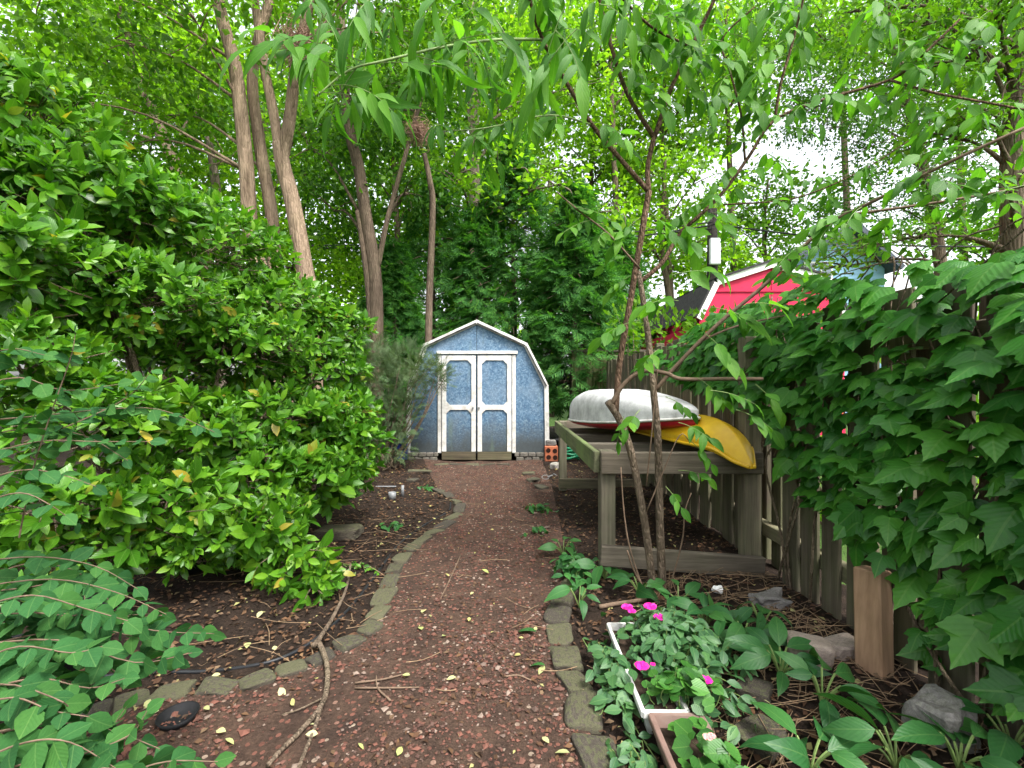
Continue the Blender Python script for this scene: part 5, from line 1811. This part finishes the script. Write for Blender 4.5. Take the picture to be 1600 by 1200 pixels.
def low_plant(name, label, region, n, key, mat, smin, smax, zlo, zhi, parts=120, cat='plant', flowers=(), base=None, fmat='pink'):
    x0, x1, y0, y1 = region
    c_ = np.array([(x0 + x1) / 2, (y0 + y1) / 2, 0.])
    c_[2] = float(gz(c_[0], c_[1]))
    t = thing(name, c_, label, cat)
    x = c_[0] + rng.normal(0, .36, n).clip(-1, 1) * (x1 - x0) * .62
    y = c_[1] + rng.normal(0, .40, n).clip(-1, 1) * (y1 - y0) * .60
    e = 1 - np.clip(((x - c_[0]) / (x1 - x0) * 1.7) ** 2 + ((y - c_[1]) / (y1 - y0) * 1.7) ** 2, 0, 1)
    z = zlo + (zhi - zlo) * e * rng.uniform(.35, 1.05, n) + gz(x, y)
    a = rng.uniform(0, 6.28, n)
    D = np.stack([np.cos(a), np.sin(a) - .25, rng.normal(-.25, .25, n)], -1)
    N = np.stack([(x - c_[0]) * 1.5 + rng.normal(0, .42, n), (y - c_[1]) - .35 + rng.normal(0, .42, n), np.ones(n)], -1)
    leaves(t, key, mat, np.stack([x, y, z], -1), D, N, rng.uniform(smin, smax, n), parts=parts, cell=5)
    mb = MB()
    for i in range(0, n, 3):
        g_ = np.array([c_[0] + (x[i] - c_[0]) * .7, c_[1] + (y[i] - c_[1]) * .7, c_[2] + max(0, zlo * .5)])
        mb.tube([g_, (g_ + np.array([x[i], y[i], z[i]])) / 2 + rng.normal(0, .01, 3), (x[i], y[i], z[i])], .0022, 4, 2, False)
    mb.build('stem', MAT['greentwig'], t)['kind'] = 'stuff'
    for (fx, fy, fz, fr) in flowers:
        head = MB().lathe((fx, fy, fz), [(.001, .006), (.006, .003), (.005, -.004), (.001, -.006)], 8).build('flower', MAT[fmat], t)
        for q_ in range(6):
            an = q_ / 6 * 6.28 + fx * 30
            d_ = np.array([math.cos(an), math.sin(an) * .9, .25])
            M_ = frames(d_[None], np.array([[0, -.7, .75]]))[0]
            me_k = ('petal', fmat)
            if me_k not in _tm_mesh:
                tv, tf, tuv = ovate(.85, .6, .04, .18)
                fl_ = [i_ for f in tf for i_ in f]
                _tm_mesh[me_k] = mesh_np('petal', tv, fl_, [len(f) for f in tf], MAT[fmat], True, tuv[np.array(fl_)])
            o = bpy.data.objects.new('petal', _tm_mesh[me_k])
            COL.objects.link(o)
            o.parent = head
            m4 = np.eye(4)
            m4[:3, :3] = M_ * fr
            m4[:3, 3] = np.array([fx, fy, fz]) - BASE[t.name]
            o.matrix_basis = Matrix(m4.tolist())
    return t


fl = [(*P(980, 949, 2.22), .030), (*P(987, 955, 2.20), .022), (*P(1016, 948, 2.18), .033), (*P(1031, 965, 2.12), .030), (*P(1003, 1041, 1.80), .030), (*P(1020, 1038, 1.82), .012), (*P(1092, 1060, 1.76), .028), (*P(1103, 1063, 1.75), .026)]
low_plant('impatiens', 'bushy impatiens with magenta flowers growing in the white trough', (.50, .96, 1.70, 2.38), 560, 'imp', MAT['impatiens'], .048, .080, .08, .22, 260, 'flowers', fl)
low_plant('violet_plant', 'bright green heart-leaved violet at the near end of the white trough', (.53, .80, 1.64, 1.86), 75, 'heart', MAT['violet'], .04, .065, .12, .21, 90)
low_plant('begonia', 'round glossy leaves with a pale pink bud in the brown trough', (.55, .72, 1.20, 1.56), 46, 'heart', MAT['violet'], .045, .08, .125, .20, 46, 'flowers', [(*P(1106, 1152, 1.42), .016), (*P(1112, 1150, 1.42), .013)], None, 'palepink')
low_plant('strawberry_plant', 'low three-leaved plant left of the white trough', (.33, .52, 1.62, 2.25), 120, 'imp', MAT['impatiens'], .050, .080, .03, .13, 120)
low_plant('creeping_plant', 'small trailing green plant beside the edging stones near the brown trough', (.32, .50, 1.36, 1.66), 50, 'imp', MAT['impatiens'], .035, .055, .02, .09, 50)
low_plant('trailing_plant', 'small green plant at the path edge below the rack post', (.26, .52, 2.75, 3.30), 70, 'imp', MAT['lily'], .06, .10, .02, .16, 70)
low_plant('path_weed', 'small green weed growing in the middle of the path near the rack', G(835, 800)[[0, 0, 1, 1]] + np.array([-.15, .2, -.12, .12]), 34, 'imp', MAT['lily'], .06, .10, .02, .08, 34)
low_plant('path_weed', 'tiny green weed on the path closer to the camera than the other weed', G(838, 834)[[0, 0, 1, 1]] + np.array([-.12, .12, -.08, .08]), 18, 'imp', MAT['lily'], .05, .08, .02, .07, 18)
low_plant('soil_weed', 'small dark weed on the soil between shrub and left edging', G(612, 825)[[0, 0, 1, 1]] + np.array([-.12, .12, -.08, .08]), 20, 'imp', MAT['lily'], .05, .08, .01, .05, 20)
low_plant('soil_weed', 'tiny leafy weed near the drooping shrub tip', G(560, 890)[[0, 0, 1, 1]] + np.array([-.14, .14, -.06, .06]), 30, 'imp', MAT['shrub'], .03, .05, .01, .05, 30)
low_plant('soil_weed', 'small weed beside the narrow paver near the shed', G(665, 765)[[0, 0, 1, 1]] + np.array([-.12, .12, -.08, .08]), 16, 'imp', MAT['lily'], .05, .08, .01, .05, 16)


def lily(px, py, label, n, L, lean=(0, 0), spread=1.0):
    g_ = G(px, py)
    t = thing('broadleaf_plant', g_, label, 'plant', 'broad-leaved plants in the bed by the fence')
    PP, DD, NN, SS = [], [], [], []
    mb = MB()
    for i in range(n):
        a = i * 2.4 + px
        h = rng.uniform(.05, .13)
        o_ = np.array([math.cos(a), math.sin(a), 0])
        e = g_ + o_ * .05 * spread + np.array([lean[0] * .05, lean[1] * .05, h])
        mb.tube([g_, (g_ + e) / 2 + np.array([0, 0, .015]), e], .004, 5, 2, False)
        PP.append(e)
        DD.append(o_ * spread + np.array([lean[0], lean[1], rng.uniform(-.2, .6)]) + rng.normal(0, .2, 3))
        NN.append(np.array([0, -.4, 1]) + rng.normal(0, .4, 3) - o_ * .1)
        SS.append(L * rng.uniform(.5, .95))
    leaves(t, 'lily', MAT['lily'], PP, DD, NN, SS, parts=300, cell=1)
    mb.build('stem', MAT['greentwig'], t)


for (px, py, lab, n, L, lean) in [
        (1100, 985, 'broad-leaved plant right beside the magenta flowers, farthest back of its bed', 9, .19, (.1, -.2)), (1160, 1010, 'broad-leaved plant with big drooping leaves in front of the low rack board', 9, .21, (.2, -.2)),
        (1190, 985, 'broad-leaved plant left of the beige wedge stone among dry stalks', 7, .17, (-.2, -.1)), (1120, 1040, 'broad-leaved plant leaning over the right rim of the white trough', 8, .17, (-.1, -.2)),
        (1220, 1060, 'broad-leaved plant below the beige wedge stone', 8, .18, (-.2, -.2)), (1285, 1105, 'broad-leaved plant with upright leaves amid dry stalks', 8, .18, (.2, 0)),
        (1400, 1205, 'large broad-leaved plant along the bottom edge left of the rock', 10, .20, (-.2, .1)), (1500, 1210, 'broad-leaved plant at the bottom edge below the grey rock', 10, .20, (.1, .1)),
        (1580, 1180, 'broad-leaved plant in the bottom right corner', 8, .18, (-.2, 0)), (1265, 1215, 'broad-leaved plant on the bottom edge right of the brown trough', 8, .18, (.2, 0)), (945, 905, 'broad-leaved plant at the foot of the near rack post', 8, .17, (-.3, -.2)),
        (1000, 935, 'broad-leaved plant at the base of the sapling stems', 8, .17, (-.2, -.2)), (1060, 948, 'broad-leaved plant behind the magenta flowers right of the sapling', 6, .16, (.2, 0)), (905, 950, 'broad-leaved plant spilling over the right edging stones', 6, .15, (-.2, -.3)),
        (880, 870, 'broad-leaved plant at the right path edge before the rack', 7, .15, (-.1, -.2))]:
    lily(px, py, lab, n, L, lean)

# ------------------------------------------------------------------ pots, hose, sticks and fallen leaves
for (px, d, r_, h, lab) in [(408, 3.35, .14, .24, 'black plastic pot in shade under the glossy shrub, right of two'), (290, 3.1, .14, .20, 'black plastic pot deep in shade left of the other shrub pot'), (95, 2.05, .17, .22, 'black plastic pot behind the honeysuckle sprays')]:
    x = (px - 800) / FPX * d
    z0 = float(gz(x, d))
    t = thing('plant_pot', (x, d, z0), lab, 'pot', 'black plastic pots')
    MB().lathe((x, d, z0), [(.001, .002), (r_ * .78, .002), (r_, h), (r_ * .93, h), (r_ * .90, h - .05)], 22).build('body', MAT['pot_black'], t, True)
    MB().lathe((x, d, z0), [(r_ * 1.005, h - .035), (r_ * 1.06, h - .03), (r_ * 1.06, h + .004), (r_ * .95, h + .004)], 22).build('rim', MAT['pot_black'], t, True)
    MB().lathe((x, d, z0), [(r_ * .92, h - .05), (.001, h - .04)], 22).build('soil', MAT['soil'], t, True)
p = G(278, 1128)
tag(MB().lathe((p[0], p[1], p[2]), [(.001, .004), (.055, .004), (.070, .032), (.065, .032), (.052, .010), (.001, .010)], 22).alone('plant_saucer', MAT['pot_black'], p, True), 'black round saucer lying beside the left edging stones', 'saucer')
for i, (px, py) in enumerate([(140, 1095), (215, 1120)]):
    pass
hp = [(-40, 1075), (120, 1062), (240, 1052), (330, 1050), (420, 1036), (475, 1012), (520, 978), (556, 940), (590, 895), (625, 850), (668, 818), (700, 800), (704, 786)]
m = MB().tube([G(px, py, .004) for px, py in hp], .009, 7, 6)
tag(m.alone('hose', MAT['hose'], G(420, 1036), True), 'black irrigation hose snaking beside the left edging stones', 'hose')

st = thing('fallen_branch', G(500, 1015), 'long forked grey-brown fallen branch lying at the left of the path', 'branch')
for pts, r0, r1 in [([(548, 905, .10), (540, 935, .05), (520, 975, .035), (497, 1014, .04)], .006, .012), ([(490, 1022, .04), (497, 1014, .035), (510, 1045, .03), (511, 1080, .025), (502, 1112, .025), (470, 1150, .02), (440, 1180, .02), (418, 1205, .02)], .013, .008),
                    ([(503, 1110, .025), (490, 1150, .02), (470, 1200, .02), (462, 1230, .02)], .008, .006), ([(505, 1098, .02), (470, 1115, .02), (440, 1125, .02)], .004, .002)]:
    MB().tube([G(a, b_, c_) for a, b_, c_ in pts], np.linspace(r0, r1, len(pts)), 8, 5).build('limb', MAT['stem'], st, True)
tw_l = ['thin dry twig lying across the lower path, upper of two', 'thin dry twig lying across the lower path, lower of two', 'thin curved twig at the left bottom of the path', 'short dark twig in the middle of the path', 'thin twig lying by the right edging stones', 'broken pale stick lying behind the white trough']
for lab, pts in zip(tw_l, [[(555, 1072), (600, 1066), (640, 1056)], [(555, 1080), (610, 1080), (655, 1079)], [(610, 1100), (590, 1080), (588, 1060)], [(720, 870), (700, 915), (688, 940)], [(790, 1062), (810, 1060), (830, 1068)], [(936, 952), (970, 946), (1010, 940)]]):
    m = MB().tube([G(a, b_, .014) for a, b_ in pts], [.0045, .004, .0025] if 'stick' not in lab else [.014, .013, .012], 6, 4)
    tag(m.alone('twig', MAT['twig'], G(*pts[1]), True), lab, 'twig', 'twigs on the ground')

pale = [(232, 1100), (250, 1118), (300, 1105), (318, 1112), (345, 1060), (325, 1068), (335, 1150), (350, 1162), (425, 1055), (440, 1082), (460, 1110), (480, 1140), (498, 1068), (500, 1155), (425, 1020), (640, 1062), (700, 905), (765, 900), (742, 930), (660, 963), (736, 970), (735, 975), (855, 1047), (835, 985), (715, 1065), (810, 1030),
        (850, 1160), (620, 1190), (560, 1170), (890, 1185), (390, 1010), (410, 960), (520, 760), (760, 740), (790, 790), (560, 800), (1150, 1110), (1240, 960), (1205, 1110), (690, 1000), (660, 990)]
pm = mesh_np('fallen_leaf', TM['imp'][0][0], [i for f in TM['imp'][0][1] for i in f], [len(f) for f in TM['imp'][0][1]], MAT['pale_leaf'], True, TM['imp'][0][2][np.array([i for f in TM['imp'][0][1] for i in f])])
for px, py in pale:
    g_ = G(px + rng.uniform(-4, 4), py, .02)
    o = link('fallen_leaf', pm, None, g_)
    s_ = rng.uniform(.028, .055)
    o.scale = (s_, s_, s_)
    o.rotation_euler = (rng.normal(0, .25), rng.normal(0, .3), rng.uniform(0, 6.28))
    tag(o, 'pale yellow fallen leaf lying flat on the dark soil', 'leaf', 'pale fallen leaves')
m4s = [(735, 1018, .10, 'fresh green leaf lying on the path nearest the right edging'), (852, 1050, .08, 'bright green fallen leaf beside the square edging stones'), (838, 996, .13, 'long dark green leaf lying across the path by the edging')]
for px, py, s_, lab in m4s[1:]:
    o = link('fallen_leaf', _tm_mesh.get(('lily', 0, 'broad_leaf')) or pm, None, G(px, py, .03))
    o.scale = (s_, s_, s_)
    o.rotation_euler = (.1, .2, 1.2)
    tag(o, lab, 'leaf')
print('objects', len(bpy.data.objects), 'tris', sum(len(o.data.polygons) for o in bpy.data.objects if o.type == 'MESH'))
